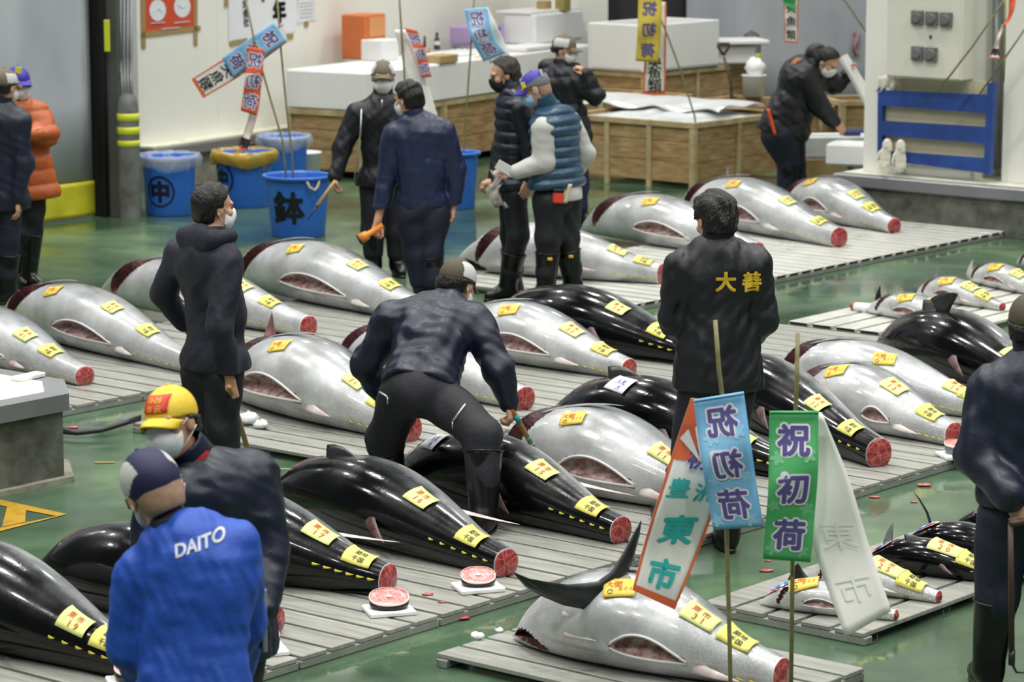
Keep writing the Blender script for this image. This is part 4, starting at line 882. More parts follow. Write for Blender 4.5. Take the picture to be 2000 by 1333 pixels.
        if hood:
            S = Sdf(); c = nk - s.tf*.075 - s.sp*.02; S.ell(c, [.125, .06, .085], T, k=.03); S.cap(c + T[0]*.10 + s.sp*.02, nk + T[0]*.10 + s.tf*.04, .045, .035, k=.04); S.cap(c - T[0]*.10 + s.sp*.02, nk - T[0]*.10 + s.tf*.04, .045, .035, k=.04)
            s.part('hood', S, .009, hood, wrink(seed+9, .010), parent=o)
        s.jk = o; return o
    def trousers(s, mat, seed=3, w=1.0, cut=.25):
        j = s.j; S = Sdf(); P = s.tr('hl', 'hr'); b = s.bulk; S.ell(j['pel'] - s.sp*.03, [.160*b, .122*b, .14], P, k=.05)
        for q in 'lr':
            hh, k, a = j['h'+q], j['k'+q], j['a'+q]; S.cap(hh, k, .096*w*b, .080*w, k=.03); e = k*.35 + a*.65; S.cap(k, e, .078*w, .070*w, k=.03)
        wr = wrink(seed, .013, 18); return s.part('trousers', S, .010, mat, lambda d, X, Y, Z: wr(d, X, Y, Z))
    def boots(s, mat=BOOT, top=.36, r=1.0, band=None):
        for q in 'lr':
            a, k, t = s.j['a'+q], s.j['k'+q], s.j['a'+q+'t']; ax = nrm(k-a); S = Sdf(); tp = a + ax*(top-.085); S.cap(a, tp, .062*r, .086*r, k=.03); S.cap(a - t*.045 - EZ*.040, a + t*.135 - EZ*.045, .042, .038, k=.03); S.cap(a - t*.02, a + t*.09 - EZ*.025, .052, .040, k=.03)
            fz = a[2] - .085; g0 = fz + .002
            def post(d, X, Y, Z):
                u = (X-tp[0])*ax[0]+(Y-tp[1])*ax[1]+(Z-tp[2])*ax[2]; return np.maximum(np.maximum(d, u), g0-Z)
            o = s.part('boot', S, .008, mat, post)
            g = G(); n = 26; rr = nrm(np.cross(ax, [0, 1, .1])); ss = np.cross(ax, rr); g.tube([tp + (rr*math.cos(6.283*i/n) + ss*math.sin(6.283*i/n))*.0865*r for i in range(n+1)], .005, 6); g.out('boot_rim', mat, o, True)
            g = G(); n = 24; pts = [(a + t*(.045 + .135*math.cos(6.283*i/n)) + np.cross(EZ, t)*.046*math.sin(6.283*i/n)) for i in range(n)]; V = [(p[0], p[1], fz+.001) for p in pts] + [(p[0], p[1], fz+.022) for p in pts]; g.add(V, [(i, (i+1) % n, n+(i+1) % n, n+i) for i in range(n)] + [tuple(range(n))[::-1], tuple(range(n, 2*n))]); g.out('boot_sole', mat, o, True)
            if band: g = G(); c = tp - ax*.03 + (-s.tf*.2 - np.array([0, 1, 0]))*.082*r; g.box(c, (.035, .02, .02), bev=.003); g.out('boot_label', band, o, False)
    def hair(s, mat=HAIR, seed=5, capped=False, thick=.014, low=-.07, messy=.006, front=.045, f=70.):
        S = Sdf(); S.ell(s.hp(0, -.014, .035), np.array([.080, .100, .090])*s.hs + thick, s.H, k=.02); S.ell(s.hp(0, -.05, -.03), np.array([.066, .058, .062])*s.hs + thick*.6, s.H, k=.03); wr = wrink(seed, messy, f); H = s.H; c = s.hc; h = s.hs
        def post(d, X, Y, Z):
            f_ = ((X-c[0])*H[1, 0]+(Y-c[1])*H[1, 1]+(Z-c[2])*H[1, 2])/h; u = ((X-c[0])*H[2, 0]+(Y-c[1])*H[2, 1]+(Z-c[2])*H[2, 2])/h
            r = np.abs((X-c[0])*H[0, 0]+(Y-c[1])*H[0, 1]+(Z-c[2])*H[0, 2])/h
            d = wr(d, X, Y, Z); face = np.minimum(f_ - .012 - .35*np.maximum(u-.0, -.03), .085 - u + .0*r)   # in front of the ears and below the hairline
            face = np.minimum(f_ - .010 - .9*np.maximum(u-front, 0), 9)
            ear = np.where((r > .06), np.minimum(f_+.035, .012-u), -1)
            d = np.maximum(np.maximum(np.maximum(d, face), low-u), ear)
            return np.maximum(d, u - .030 - .16*np.minimum(f_, 0)) if capped else d
        return s.part('hair', S, .0055, mat, post)
    def cap(s, mat, panel=None, visor=True, back=False, low=.028, vmat=None, patch=None):
        H, c, h = s.H, s.hc, s.hs; S = Sdf(); S.ell(s.hp(0, -.012, .038), np.array([.088, .110, .098])*h, H, k=.02)
        def loc(V): d = V-c; return d @ H[0]/h, d @ H[1]/h, d @ H[2]/h
        def post(d, X, Y, Z):
            f_ = ((X-c[0])*H[1, 0]+(Y-c[1])*H[1, 1]+(Z-c[2])*H[1, 2])/h; u = ((X-c[0])*H[2, 0]+(Y-c[1])*H[2, 1]+(Z-c[2])*H[2, 2])/h
            return np.maximum(d, low - .10*np.minimum(f_, 0)*-1*0 + .18*np.minimum(f_, 0) - u)
        V, F = S.build(.006, post); mats = [mat]; fm = None
        if panel:
            cen = V[F].mean(1); r, f_, u = loc(cen); fm = panel[1](r, f_, u).astype(int); mats = [mat, panel[0]]
        o = mk('cap', V, F, mats, s.root, True, fmat=fm); s.capo = o
        if visor:
            A = []; sg = -1 if back else 1
            for i in range(15):
                x = -1 + 2*i/14; row = []
                for q in range(6):
                    u = q/5; xx = .080*x*(1-.10*u); fo = (.094*math.sqrt(max(0, 1-(x*.92)**2)) + .012) + u*.068*(1-.55*x*x); row.append(s.hp(xx, sg*fo-.01, .034 - .020*x*x - u*.022*(1+.3*x*x)))
                A.append(row)
            G().solid(np.array(A), .006).out('visor', vmat or mat, o, True)
        G().tube([s.hp(0, -.012, .136), s.hp(0, -.012, .141)], [.008, .005], 8).out('button', mat, o, True)
        return o
    def mask(s, mat=MASKW, low=-.115, high=.004):
        H, c, h = s.H, s.hc, s.hs; S = Sdf(); S.ell(s.hp(0, .040, -.048), np.array([.068, .074, .072])*h, H, k=.02); S.ell(s.hp(0, .090, -.02), np.array([.028, .030, .035])*h, H, k=.03); wr = wrink(77, .003, 60)
        def post(d, X, Y, Z):
            f_ = ((X-c[0])*H[1, 0]+(Y-c[1])*H[1, 1]+(Z-c[2])*H[1, 2])/h; u = ((X-c[0])*H[2, 0]+(Y-c[1])*H[2, 1]+(Z-c[2])*H[2, 2])/h
            return np.maximum(np.maximum(np.maximum(wr(d, X, Y, Z), .030-f_), u-high), low-u)
        o = s.part('mask', S, .0055, mat, post)
        for sx in (-1, 1):
            g = G(); g.tube([s.hp(.067*sx, .045, -.012), s.hp(.080*sx, .012, .018), s.hp(.090*sx, -.020, .016)], .002, 6); g.tube([s.hp(.062*sx, .040, -.085), s.hp(.078*sx, .0, -.045), s.hp(.089*sx, -.026, -.012)], .002, 6)
            g.out('ear_loop', mat, o, True)
def project(txt, tgt, org, right, up, dirn, size, mat, parent, name='lettering', off=.004, bold=.02, skew=0., vertical=False, gap=1.12):
    """text stitched onto a garment: each point slides along dirn until it meets the cloth"""
    me = tgt.data; o0 = ORG[tgt.name]; V = np.empty(len(me.vertices)*3); me.vertices.foreach_get('co', V); V = V.reshape(-1, 3) + o0
    bv = BVHTree.FromPolygons(V.tolist(), [tuple(p.vertices) for p in me.polygons]); dirn = nrm(dirn); g = G(); miss = [0]
    def place(x, y):
        p = org + right*(x + skew*y) + up*y; h = bv.ray_cast(Vector(p - dirn*.6), Vector(dirn))
        if h[0] is None: miss[0] += 1; return p
        return np.array(h[0]) - dirn*off
    if vertical: vtext(g, txt, place, size, off=bold, gap=gap)
    else: htext(g, txt, place, size, off=bold)
    return g.out(name, mat, parent, False)
X_ = np.array([1., 0, 0])
def stick(name, pts, r, mats, label, cat, extra=None, group=None):
    pts = [np.asarray(p, float) for p in pts]; t = thing(name, label, cat, pts[-1], group); g = G(); g.tube(pts, r, 10); g.out('shaft', mats, t, True); return t
CANE = M('cane_wood', '#a37a3e', .5, var=.2, vs=20); HOOKM = M('steel_hook', '#3a3b3d', .35, metal=.6)

# hooded man, left of centre, back turned, hand on hip, holding a pick
p = Person('person in dark hooded sweatshirt standing back-turned with a yellow cane, hand on hip', 15.2, dict(head=(418, 408, .03), neck=(412, 462, -.0), chest=(406, 488, 0), pel=(420, 712, .02), sl=(348, 500, .10), sr=(446, 514, -.12), el=(321, 576, .20), wl=(360, 632, .26), er=(430, 640, -.20), wr=(449, 744, -.14), hl=(394, 728, .06), hr=(438, 730, -.06), kl=(400, 830, .08), kr=(434, 835, -.05), al=(402, .10, .6, .8), ar=(436, -.04, .75, .5)), (.80, .55, -.05), (.72, .65, 0), gz=0, hands=dict(r=((.05, .1, -1), (-.35, .9, 0), 1.35, -1), l=((.5, .5, -.6), (0, -1, -.4), .8, -1)))
p.jacket(NAVY2, hem=.02, seed=11, hood=NAVY2, arm=.98, collar=.03, belly=.03); p.trousers(PANT, 12, 1.08); p.boots(); p.hair(seed=3, messy=.005); p.mask()
S = Sdf(); nk = p.j['neck']; S.ell(nk - np.array([.085, .02, -.01]), [.035, .05, .05]); p.part('fleece_lining', S, .008, FLEECE, wrink(4, .01, 60), label='beige fleece hood lining')
a_, b_ = atY(452, 772, 15.08), at(488, 893, .02)
t = stick('pick_cane', [a_ + (a_-b_)*.12, a_, b_*.86+a_*.14, b_], [.014, .014, .016, .015], CANE, 'yellow wooden cane with steel tip held by the hooded man', 'cane', group='canes and hooks'); G().tube([b_*.9+a_*.1, b_*.25+a_*.75*.0+b_*.75, b_-EZ*.01], [.018, .015, .010], 10).out('steel_ferrule', STEEL, t, True)
# bending man at centre
p = Person('person in navy workwear and olive cap bending over a tuna with a cane', 14.4, dict(head=(893, 558, .42), neck=(868, 592, .34), chest=(858, 612, .30), pel=(818, 752, 0), sl=(770, 622, .28), sr=(925, 632, .22), el=(716, 715, .36), wl=(758, 775, .45), er=(972, 718, .10), wr=(994, 783, .10), hl=(785, 775, .03), hr=(858, 778, -.02), kl=(752, 858, .18), kr=(944, 852, -.25), al=(760, .42, -.3, .9), ar=(944, -.36, .25, .95)), (.55, .75, -.45), (.30, .95, 0), gz=ZP, bulk=1.06, hands=dict(r=((.15, -.1, -1), (-.9, .3, .1), 1.5, 1), l=((.4, .3, -.8), (0, -1, 0), .7, -1)))
p.jacket(NAVY, hem=.02, seed=21, amp=.016, arm=1.06, collar=.04, flare=.86); p.trousers(PANT, 22, 1.10); p.boots(top=.40, r=1.1); p.hair(capped=True, low=-.05); p.mask()
p.cap(OLIVE, (CAPW, lambda r, f, u: (np.abs(r) > .045) & (f > -.07) & (u > .035) & (u < .115) & (f < .06))); H = p.H
pk = G()
for (x0, y0, x1, y1) in ((738, 765, 757, 773), (886, 823, 909, 792)):
    a_, b_ = atY(x0, y0, 14.255), atY(x1, y1, 14.255); pk.tube([a_, (a_+b_)/2 + EZ*.005, b_], .007, 6); pk.tube([a_, a_ - EZ*.03], .006, 6)
a_ = atY(1003, 806, 14.48); b_ = at(1058, 903, .30); t = stick('pick_cane', [a_ + (a_-b_)*.25, a_, b_], .013, CANE, 'turquoise banded cane held by the bending man', 'cane', group='canes and hooks')
TURQ = M('turquoise_tape', '#2f8f8c', .5)
for f0, f1 in ((.06, .2), (.5, .55), (.62, .68), (.8, .9)): G().tube([a_+(b_-a_)*f0, a_+(b_-a_)*f1], .0142, 10).out('tape_band', TURQ, t, True)
def zips(p, quads, Y):
    o = p.root; me_s = [c for c in p.root.children if c.name.startswith('trousers')]
    tgt = me_s[0]; V = np.empty(len(tgt.data.vertices)*3); tgt.data.vertices.foreach_get('co', V); V = V.reshape(-1, 3)+ORG[tgt.name]; bv = BVHTree.FromPolygons(V.tolist(), [tuple(q.vertices) for q in tgt.data.polygons])
    for x0, y0, x1, y1 in quads:
        pts = []
        for f in np.linspace(0, 1, 6):
            d = _ray(x0+(x1-x0)*f, y0+(y1-y0)*f); h = bv.ray_cast(Vector((0, 0, CAMH)), Vector(nrm(d)))
            if h[0] is not None: pts.append(np.array(h[0]) - nrm(d)*.003)
        if len(pts) > 2: g = G(); g.tube(pts, .0065, 6); g.tube([pts[0], pts[0]-EZ*.035], .005, 6); g.out('pocket_zip', ZIP, tgt, True)
zips(p, [(757, 776, 738, 764), (884, 824, 909, 790)], 14.2)
# man with yellow lettering on his back
p = Person('person with yellow two-character lettering on the back of a dark jacket', 13.95, dict(head=(1396, 432, .02), neck=(1402, 478, 0), chest=(1405, 500, 0), pel=(1402, 722, .0), sl=(1334, 520, .02), sr=(1472, 518, .0), el=(1318, 622, .04), wl=(1345, 668, .26), er=(1486, 625, .02), wr=(1458, 668, .26), hl=(1366, 745, 0), hr=(1436, 745, 0), kl=(1346, 890, .02), kr=(1424, 900, -.02), al=(1318, .30, -.55, .8, ZP), ar=(1420, .0, -.2, 1)), (-.35, .85, -.35), (-.12, .99, 0), bulk=1.0, hands=dict(l=((.8, .5, .1), (0, .3, -1), .7, -1), r=((-.8, .5, .1), (0, .3, -1), .7, 1)))
j_ = p.jacket(BLACKN, hem=.09, seed=31, amp=.014, arm=1.08, collar=.07, flare=1.04); p.trousers(PANT, 32, 1.0); p.boots(); p.hair(seed=8, thick=.020, messy=.010, low=-.088, f=55.)
project('大', j_, atY(1418, 552, 13.8), X_, EZ, np.array([0, 1., 0]), .098, YELTHREAD, j_, bold=.045); project('善', j_, atY(1470, 553, 13.8), X_, EZ, np.array([0, 1., 0]), .098, YELTHREAD, j_, bold=.035)
# man in yellow cap facing the camera
p = Person('person in yellow cap and white mask, navy jacket over red collar', 10.15, dict(head=(333, 828, -.06), neck=(385, 905, .02), chest=(408, 935, .04), pel=(420, 1230, .03), sl=(318, 965, -.12), sr=(492, 930, .10), el=(295, 1130, -.16), wl=(330, 1230, -.25), er=(518, 1075, .05), wr=(512, 1190, -.10), hl=(380, 1260, -.02), hr=(460, 1255, .05), kl=(375, 1420, -.05), kr=(462, 1420, .03), al=(378, -.03, -.4, -.9), ar=(462, .05, -.2, -.98)), (-.42, -.90, .03), (-.35, -.9, 0), htilt=-.14, bulk=1.10, hs=.98, hands=dict(r=((-.1, -.1, -1), (-1, 0, 0), .9, -1)))
j_ = p.jacket(NAVY, hem=.10, seed=41, amp=.012, arm=1.08, collar=.09); p.trousers(PANT, 42); p.boots(); p.hair(HAIRB, capped=True, low=-.04, front=.05); p.mask()
S = Sdf(); c_ = p.j['neck']; S.cap(c_ - EZ*.06 + p.tf*.03, c_ + EZ*.03 + p.tf*.03, .082, .070); p.part('red_collar', S, .007, RED, None, label='red inner collar')
cp_ = p.cap(CAPY); H = p.H
c0_ = p.hp(0, .099, .078); f_ = nrm(H[1]*.9 + H[2]*.35)
def patchplace(x, y): u = .078 + y; return p.hp(x, -.012 + .110*math.sqrt(max(.05, 1-(x/.088)**2-((u-.038)/.098)**2)) + .005, u)
A = np.array([[patchplace(-.047+.094*i/8, -.028+.060*k/5) for k in range(6)] for i in range(9)]); pt = G(); pt.solid(A, .002); po = pt.out('cap_patch', REDPATCH, cp_, True)
g = G(); htext(g, '8540', lambda x, y: patchplace(x, y+.016) + H[1]*.0024, .027, off=.03); htext(g, '元 市', lambda x, y: patchplace(x, y-.012) + H[1]*.0024, .026, off=.03); g.out('lettering', GOLDT, cp_, False)
# man in bright blue jacket
p = Person('person in bright blue jacket with white back lettering, navy cap', 9.25, dict(head=(302, 962, .05), neck=(342, 1042, .0), chest=(385, 1062, -.02), pel=(378, 1420, -.10), sl=(272, 1128, .02), sr=(458, 1068, .0), el=(258, 1265, .02), wl=(300, 1352, .25), er=(478, 1215, .10), wr=(462, 1300, .32), hl=(340, 1450, -.06), hr=(425, 1440, -.10), kl=(345, 1590, 0), kr=(430, 1590, -.05), al=(345, .0, -.3, .95), ar=(430, -.05, -.2, .98)), (-.34, .85, -.34), (-.25, .97, 0), htilt=.32, bulk=1.0, hs=1.07, hands=dict(l=((.3, .8, -.3), (.7, 0, -.3), .8, -1), r=((0, .6, .5), (-1, 0, 0), .9, 1)))
j_ = p.jacket(DAITO, hem=.16, seed=51, amp=.012, arm=1.10, collar=0, flare=1.06); p.trousers(PANTN, 52); p.boots(); p.hair(HAIRSH, capped=True, thick=.002, low=-.07, messy=.001)
S = Sdf(); c_ = p.j['neck']; ax = nrm(p.hp(0, -.02, -.06)-c_); S.cap(c_ - ax*.05, c_ + ax*.03, .085, .070); p.part('collar', S, .007, NAVY2, None, label='dark collar')
p.cap(CAPN, (CAPW, lambda r, f, u: (np.abs(r)**1.0 > .052) & (np.abs(f+.01)*.9 + np.abs(u-.075)*1.1 < .085) & (u > .02)), low=.004); p.mask()
project('DAITO', j_, atY(389, 1064, 9.1), nrm(X_*.95+EZ*.31), nrm(EZ*.95-X_*.28), np.array([0, 1., 0]), .053, WHTHREAD, j_, bold=.03, skew=.18)
G().box(atY(506, 1198, 9.50), (.016, .22, .21), R=[[.96, .25, 0], [-.25, .96, 0], [0, 0, 1]], bev=.003).out('clipboard', [M('grey_clipboard', '#a9adb0', .4, metal=.3)], None, label='grey clipboard seen edge-on under the right arm of the blue jacket man', cat='clipboard')
# brown cap man facing the camera
p = Person('person in brown cap and white mask facing camera, open black jacket', 22.9, dict(head=(748, 152, 0), neck=(748, 190, .02), chest=(748, 208, .03), pel=(750, 352, .03), sl=(697, 222, 0), sr=(802, 222, .05), el=(668, 290, -.02), wl=(655, 345, -.10), er=(818, 300, .02), wr=(812, 360, -.1), hl=(728, 372, .02), hr=(772, 372, .05), kl=(728, 450, 0), kr=(775, 452, .02), al=(730, 0, -.3, -.95), ar=(776, .02, .3, -.95)), (.02, -1, -.02), (.1, -1, 0), bulk=1.03, hands=dict(l=((-.1, -.1, -1), (1, .2, 0), 1.4, 1), r=((0, -.2, -1), (-1, 0, 0), .6, -1)))
p.jacket(BLACKN, hem=.04, seed=61, arm=1.05, collar=.08); p.trousers(PANT, 62); p.boots(); p.hair(capped=True, low=-.03); p.mask(); p.cap(KHAKI, (CAPW, lambda r, f, u: (np.abs(r) > .05) & (f > -.05) & (f < .055) & (u > .03) & (u < .11)), vmat=KHAKI)
g = G(); g.tube([atY(706, 213, 22.72), atY(704, 260, 22.70), atY(697, 310, 22.71), atY(692, 355, 22.75)], .006, 6); g.tube([atY(746, 195, 22.70), atY(746, 208, 22.69)], .006, 6); g.out('zip_edge', ZIP, p.root, True)
a_, b_ = atY(650, 360, 22.72), atY(600, 430, 22.62); t = stick('hand_hook', [a_+(a_-b_)*.1, a_, b_*.6+a_*.4], [.012, .013, .017], M('pale_handle_wood', '#c9a878', .5, var=.15), 'pale wooden hand hook in front of the lettered blue bucket', 'hand hook', group='canes and hooks'); G().tube([b_*.58+a_*.42, b_*.8+a_*.2, b_], [.012, .006, .003], 8).out('steel_point', HOOKM, t, True)
# man with orange torch
p = Person('person in shiny navy jacket, back turned, carrying an orange torch', 21.4, dict(head=(797, 195, .02), neck=(812, 232, 0), chest=(818, 245, 0), pel=(826, 398, .0), sl=(768, 262, .02), sr=(868, 258, -.02), el=(757, 345, .05), wl=(738, 430, .0), er=(891, 330, .02), wr=(886, 402, .02), hl=(803, 415, 0), hr=(850, 412, 0), kl=(812, 495, .02), kr=(842, 495, -.02), al=(825, .05, -.4, .9), ar=(850, -.02, -.3, .95)), (-.72, .60, -.22), (-.35, .93, 0), bulk=1.05, hands=dict(l=((-.2, -.1, -1), (.6, -.5, .3), 1.2, -1), r=((-.05, -.1, -1), (-1, 0, 0), .8, 1)))
p.jacket(NAVYB, hem=.02, seed=71, arm=1.0, collar=.06, amp=.010, flare=.84); p.trousers(PANTN, 72, 1.08); p.boots(); p.hair(seed=4, thick=.020, messy=.007); p.mask()
t = thing('torch', 'orange hand torch carried by the man in the shiny navy jacket', 'torch', atY(722, 455, 21.33)); ORN = M('orange_plastic', '#e08a2e', .4); a_, b_ = atY(748, 440, 21.32), atY(700, 470, 21.30); G().tube([a_, a_*.4+b_*.6, a_*.36+b_*.64, b_*.92+a_*.08], [.020, .022, .034, .038], 14).out('barrel', ORN, t, True); G().tube([b_*.92+a_*.08, b_], [.039, .040], 14).out('lens_rim', BLK, t, True); G().tube([a_, a_+[.02, 0, -.06], a_+[.0, 0, -.11]], .005, 6).out('strap', BLK, t, True)
# man in black mask and navy down vest
p = Person('person in black mask and navy down vest facing left', 21.7, dict(head=(985, 147, .02), neck=(1000, 182, 0), chest=(1004, 196, 0), pel=(1002, 358, .02), sl=(1014, 212, -.16), sr=(992, 210, .18), el=(1036, 290, -.17), wl=(1033, 348, -.20), er=(978, 292, .16), wr=(965, 348, .10), hl=(1006, 378, -.08), hr=(1000, 378, .08), kl=(1012, 460, -.08), kr=(1000, 460, .10), al=(990, -.04, -.9, -.3), ar=(1002, .12, -.9, -.2)), (-.95, -.15, -.25), (-.9, -.35, 0), bulk=1.0, hands=dict(l=((-.25, -.1, -1), (-.3, .8, 0), .6, 1), r=((-.8, -.3, -.4), (0, 0, -1), 1.2, 1)))
p.jacket(BLACKN, hem=.0, seed=81, arm=.90, collar=0, slim=.80, name='shirt', ts=.75, amp=.006); p.jacket(PUFN, hem=.03, seed=82, puff=(.018, .085), sleeves=False, collar=.08, name='vest', amp=.004, slim=1.04); p.trousers(PANT, 83); p.boots(r=1.02); p.hair(HAIRB, seed=6, messy=.008, thick=.012, low=-.05, front=.06); p.mask(MASKK)
A = np.array([[atY(958+26*i/5+9*math.sin(k*1.1), 332+72*k/7+4*math.sin(i*1.7+k), 21.55+.02*math.sin(i*2+k)) for k in range(8)] for i in range(6)]); G().solid(A, .012).out('folded_papers', [M('newsprint', '#d5cfc8', .7, col2='#8f8984', vs=18)], None, True, label='crumpled sheaf of papers held by the man in the black mask', cat='papers')
# man in purple cap and blue down vest
p = Person('person in purple cap, blue down vest and grey sweatshirt holding a phone', 21.3, dict(head=(1046, 175, 0), neck=(1072, 212, .02), chest=(1082, 228, .03), pel=(1088, 372, .02), sl=(1060, 252, -.14), sr=(1112, 240, .16), el=(1062, 318, -.16), wl=(1008, 336, -.18), er=(1143, 300, .18), wr=(1120, 345, .20), hl=(1072, 392, -.08), hr=(1106, 388, .08), kl=(1072, 465, -.08), kr=(1106, 466, .06), al=(1066, -.08, -.85, .3), ar=(1120, .08, -.9, .3)), (-.93, .12, -.34), (-.80, .50, 0), gz=ZP, bulk=1.08, hands=dict(l=((-.95, .05, -.1), (.1, .9, -.3), 1.1, -1), r=((-.4, .2, -.8), (0, 1, 0), .8, 1)))
p.jacket(GREYS, hem=.07, seed=91, arm=1.0, collar=0, name='sweatshirt', slim=.9, ts=.72, amp=.006); p.jacket(VEST, hem=-.02, seed=92, puff=(.020, .075), sleeves=False, collar=.10, name='vest', slim=1.15, amp=.003); p.trousers(PANT, 93, 1.08); p.boots(r=1.06, band=M('yellow_boot_label', '#d8b52a', .5)); p.hair(HAIRSH, capped=True, thick=.002, low=-.06, messy=.001); p.mask(MASKB)
cp_ = p.cap(CAPP, (CAPG, lambda r, f, u: (u < .065 - .25*np.minimum(f, .05)) & (f < .07)), vmat=CAPP)
G().box(p.hp(-.040, -.085, .10), (.05, .012, .05), R=[p.H[0], p.H[1], p.H[2]], bev=.002).out('badge', CAPW, cp_, False); G().box(p.hp(-.085, .06, .06), (.008, .03, .045), R=p.H, bev=.002).out('clip', YEL, cp_, False)
g = G(); 
for sx in (-1, 1): g.tube([p.hp(.05*sx, .088, .005), p.hp(.076*sx, .06, .008), p.hp(.084*sx, .0, .012)], .003, 6)
g.tube([p.hp(-.05, .092, .012), p.hp(-.03, .10, .016), p.hp(.03, .10, .016), p.hp(.05, .092, .012)], .003, 6); g.out('glasses', BLK, p.root, True)
G().box(atY(988, 330, 21.10), (.15, .012, .07), R=[[.85, .1, -.5], [0, 1, 0], [.5, 0, .85]], bev=.004).out('mobile_phone', [M('phone_body', '#cfd0cc', .3)], None, label='pale mobile phone in the hand of the blue vest man', cat='phone')
G().tube([p.j['wl'] + X_*.03 - EZ*.0, p.j['wl'] + X_*.055], [.040, .042], 14).out('wrist_watch', STEEL, p.root, True, label='steel wrist watch')
t = thing('tool_pouch', 'orange tool holder with pale handle at the hip of the blue vest man', 'tool holder', atY(1092, 392, 21.1)); OR2 = M('orange_red_plastic', '#d8452a', .4); G().box(atY(1090, 386, 21.11), (.075, .05, .085), bev=.012).out('holder', OR2, t); G().box(atY(1091, 373, 21.11), (.08, .055, .03), bev=.01).out('lid', BLK, t); A = np.array([[atY(1103+ (i-1)*4 + (9-k)*1.2, 360+ 4.6*k, 21.10) for k in range(9)] for i in range(3)]); G().solid(A, .015).out('pale_handle', M('bone_handle', '#cdbf9f', .5), t, True)
# man in black coat behind
p = Person('person in brown cap and thick black coat touching a white mask', 25.9, dict(head=(1103, 98, .02), neck=(1098, 130, .02), chest=(1096, 145, .02), pel=(1108, 285, .04), sl=(1068, 158, .05), sr=(1128, 158, -.05), el=(1060, 215, .0), wl=(1075, 265, -.05), er=(1160, 185, -.10), wr=(1146, 150, -.12), hl=(1095, 300, .02), hr=(1122, 300, -.02), kl=(1102, 365, .02), kr=(1130, 365, 0), al=(1105, .02, .8, -.3), ar=(1134, .0, .85, -.3)), (.93, -.30, -.12), (.8, -.55, 0), bulk=1.12, hands=dict(r=((-.55, .0, .8), (-.6, .3, -.5), 1.2, 1)))
p.jacket(BLACKN, hem=.10, seed=101, arm=1.12, collar=.05, hood=BLACKN, puff=(.010, .12)); p.trousers(PURP, 102, 1.1); p.boots(top=.40); p.hair(capped=True, low=-.03); p.mask(); p.cap(KHAKI, (CAPW, lambda r, f, u: (np.abs(r) > .045) & (f > -.09) & (f < .05) & (u > .03) & (u < .105)))
# bent man at the back right
p = Person('person in black workwear bent over a foam box with orange knife sheath at the hip', 27.2, dict(head=(1616, 122, -.10), neck=(1598, 112, 0), chest=(1572, 132, .02), pel=(1532, 250, .05), sl=(1576, 152, -.16), sr=(1600, 148, .18), el=(1600, 205, -.14), wl=(1628, 238, -.12), er=(1630, 165, .25), wr=(1652, 150, .22), hl=(1523, 265, -.06), hr=(1540, 265, .10), kl=(1540, 320, -.06), kr=(1552, 320, .12), al=(1536, -.05, .9, -.3), ar=(1560, .14, .9, -.3)), (.66, -.42, -.62), (.80, -.5, 0), bulk=1.42, hands=dict(l=((.7, -.1, -.6), (0, .6, -.5), .7, 1), r=((.3, .2, .8), (1, 0, .2), .8, -1)))
j_ = p.jacket(BLACKN, hem=.06, seed=111, arm=.92, collar=.04, amp=.013); p.trousers(PANTN, 112, 1.2); p.boots(top=.42, r=1.2); p.hair(seed=12, messy=.006, thick=.013); p.mask()
A = np.array([[atY(1500+14*f + (i-1)*3.2, 212+52*f, 26.96) for f in np.linspace(0, 1, 8)] for i in range(3)]); G().solid(A, .02).out('knife_sheath', [M('orange_sheath', '#e0552a', .45)], p.root, True, label='orange knife sheath'); 
project('中', j_, atY(1537, 98, 26.9), nrm(X_*.9+EZ*.4), EZ, nrm([.45, .75, -.5]), .09, M('orange_cloth_print', '#c8752c', .6), j_, bold=.05)
# orange jacket man
p = Person('person in orange down jacket with arms crossed and black neck warmer', 22.3, dict(head=(36, 165, 0), neck=(34, 202, .02), chest=(36, 214, .02), pel=(50, 352, .02), sl=(-8, 232, .02), sr=(74, 228, .0), el=(-5, 290, -.1), wl=(40, 268, -.22), er=(92, 262, -.08), wr=(50, 262, -.22), hl=(32, 372, .02), hr=(64, 372, 0), kl=(36, 450, 0), kr=(62, 452, 0), al=(38, .05, .4, -.9), ar=(56, -.02, .7, -.7)), (.55, -.8, -.05), (.35, -.93, 0), bulk=1.16, hands=dict(l=((.7, -.1, .15), (0, 1, 0), .6, 1)))
p.jacket(ORNG, hem=.14, seed=121, arm=1.12, collar=.02, puff=(.013, .11), flare=1.08, amp=.004); p.trousers(PANT, 122); p.boots(top=.40); p.hair(capped=True, low=-.03); p.mask(); p.cap(CAPP)
S = Sdf(); c_ = p.j['neck']; S.cap(c_ - EZ*.10 + p.tf*.05, c_ + EZ*.03 + p.tf*.02, .075, .075); p.part('neck_warmer', S, .008, BLACKN, wrink(5, .008))
G().tube([p.j['wr'] - X_*.02, p.j['wr'] + X_*.03], .05, 14).out('wrist_watch', HOOKM, p.root, True)
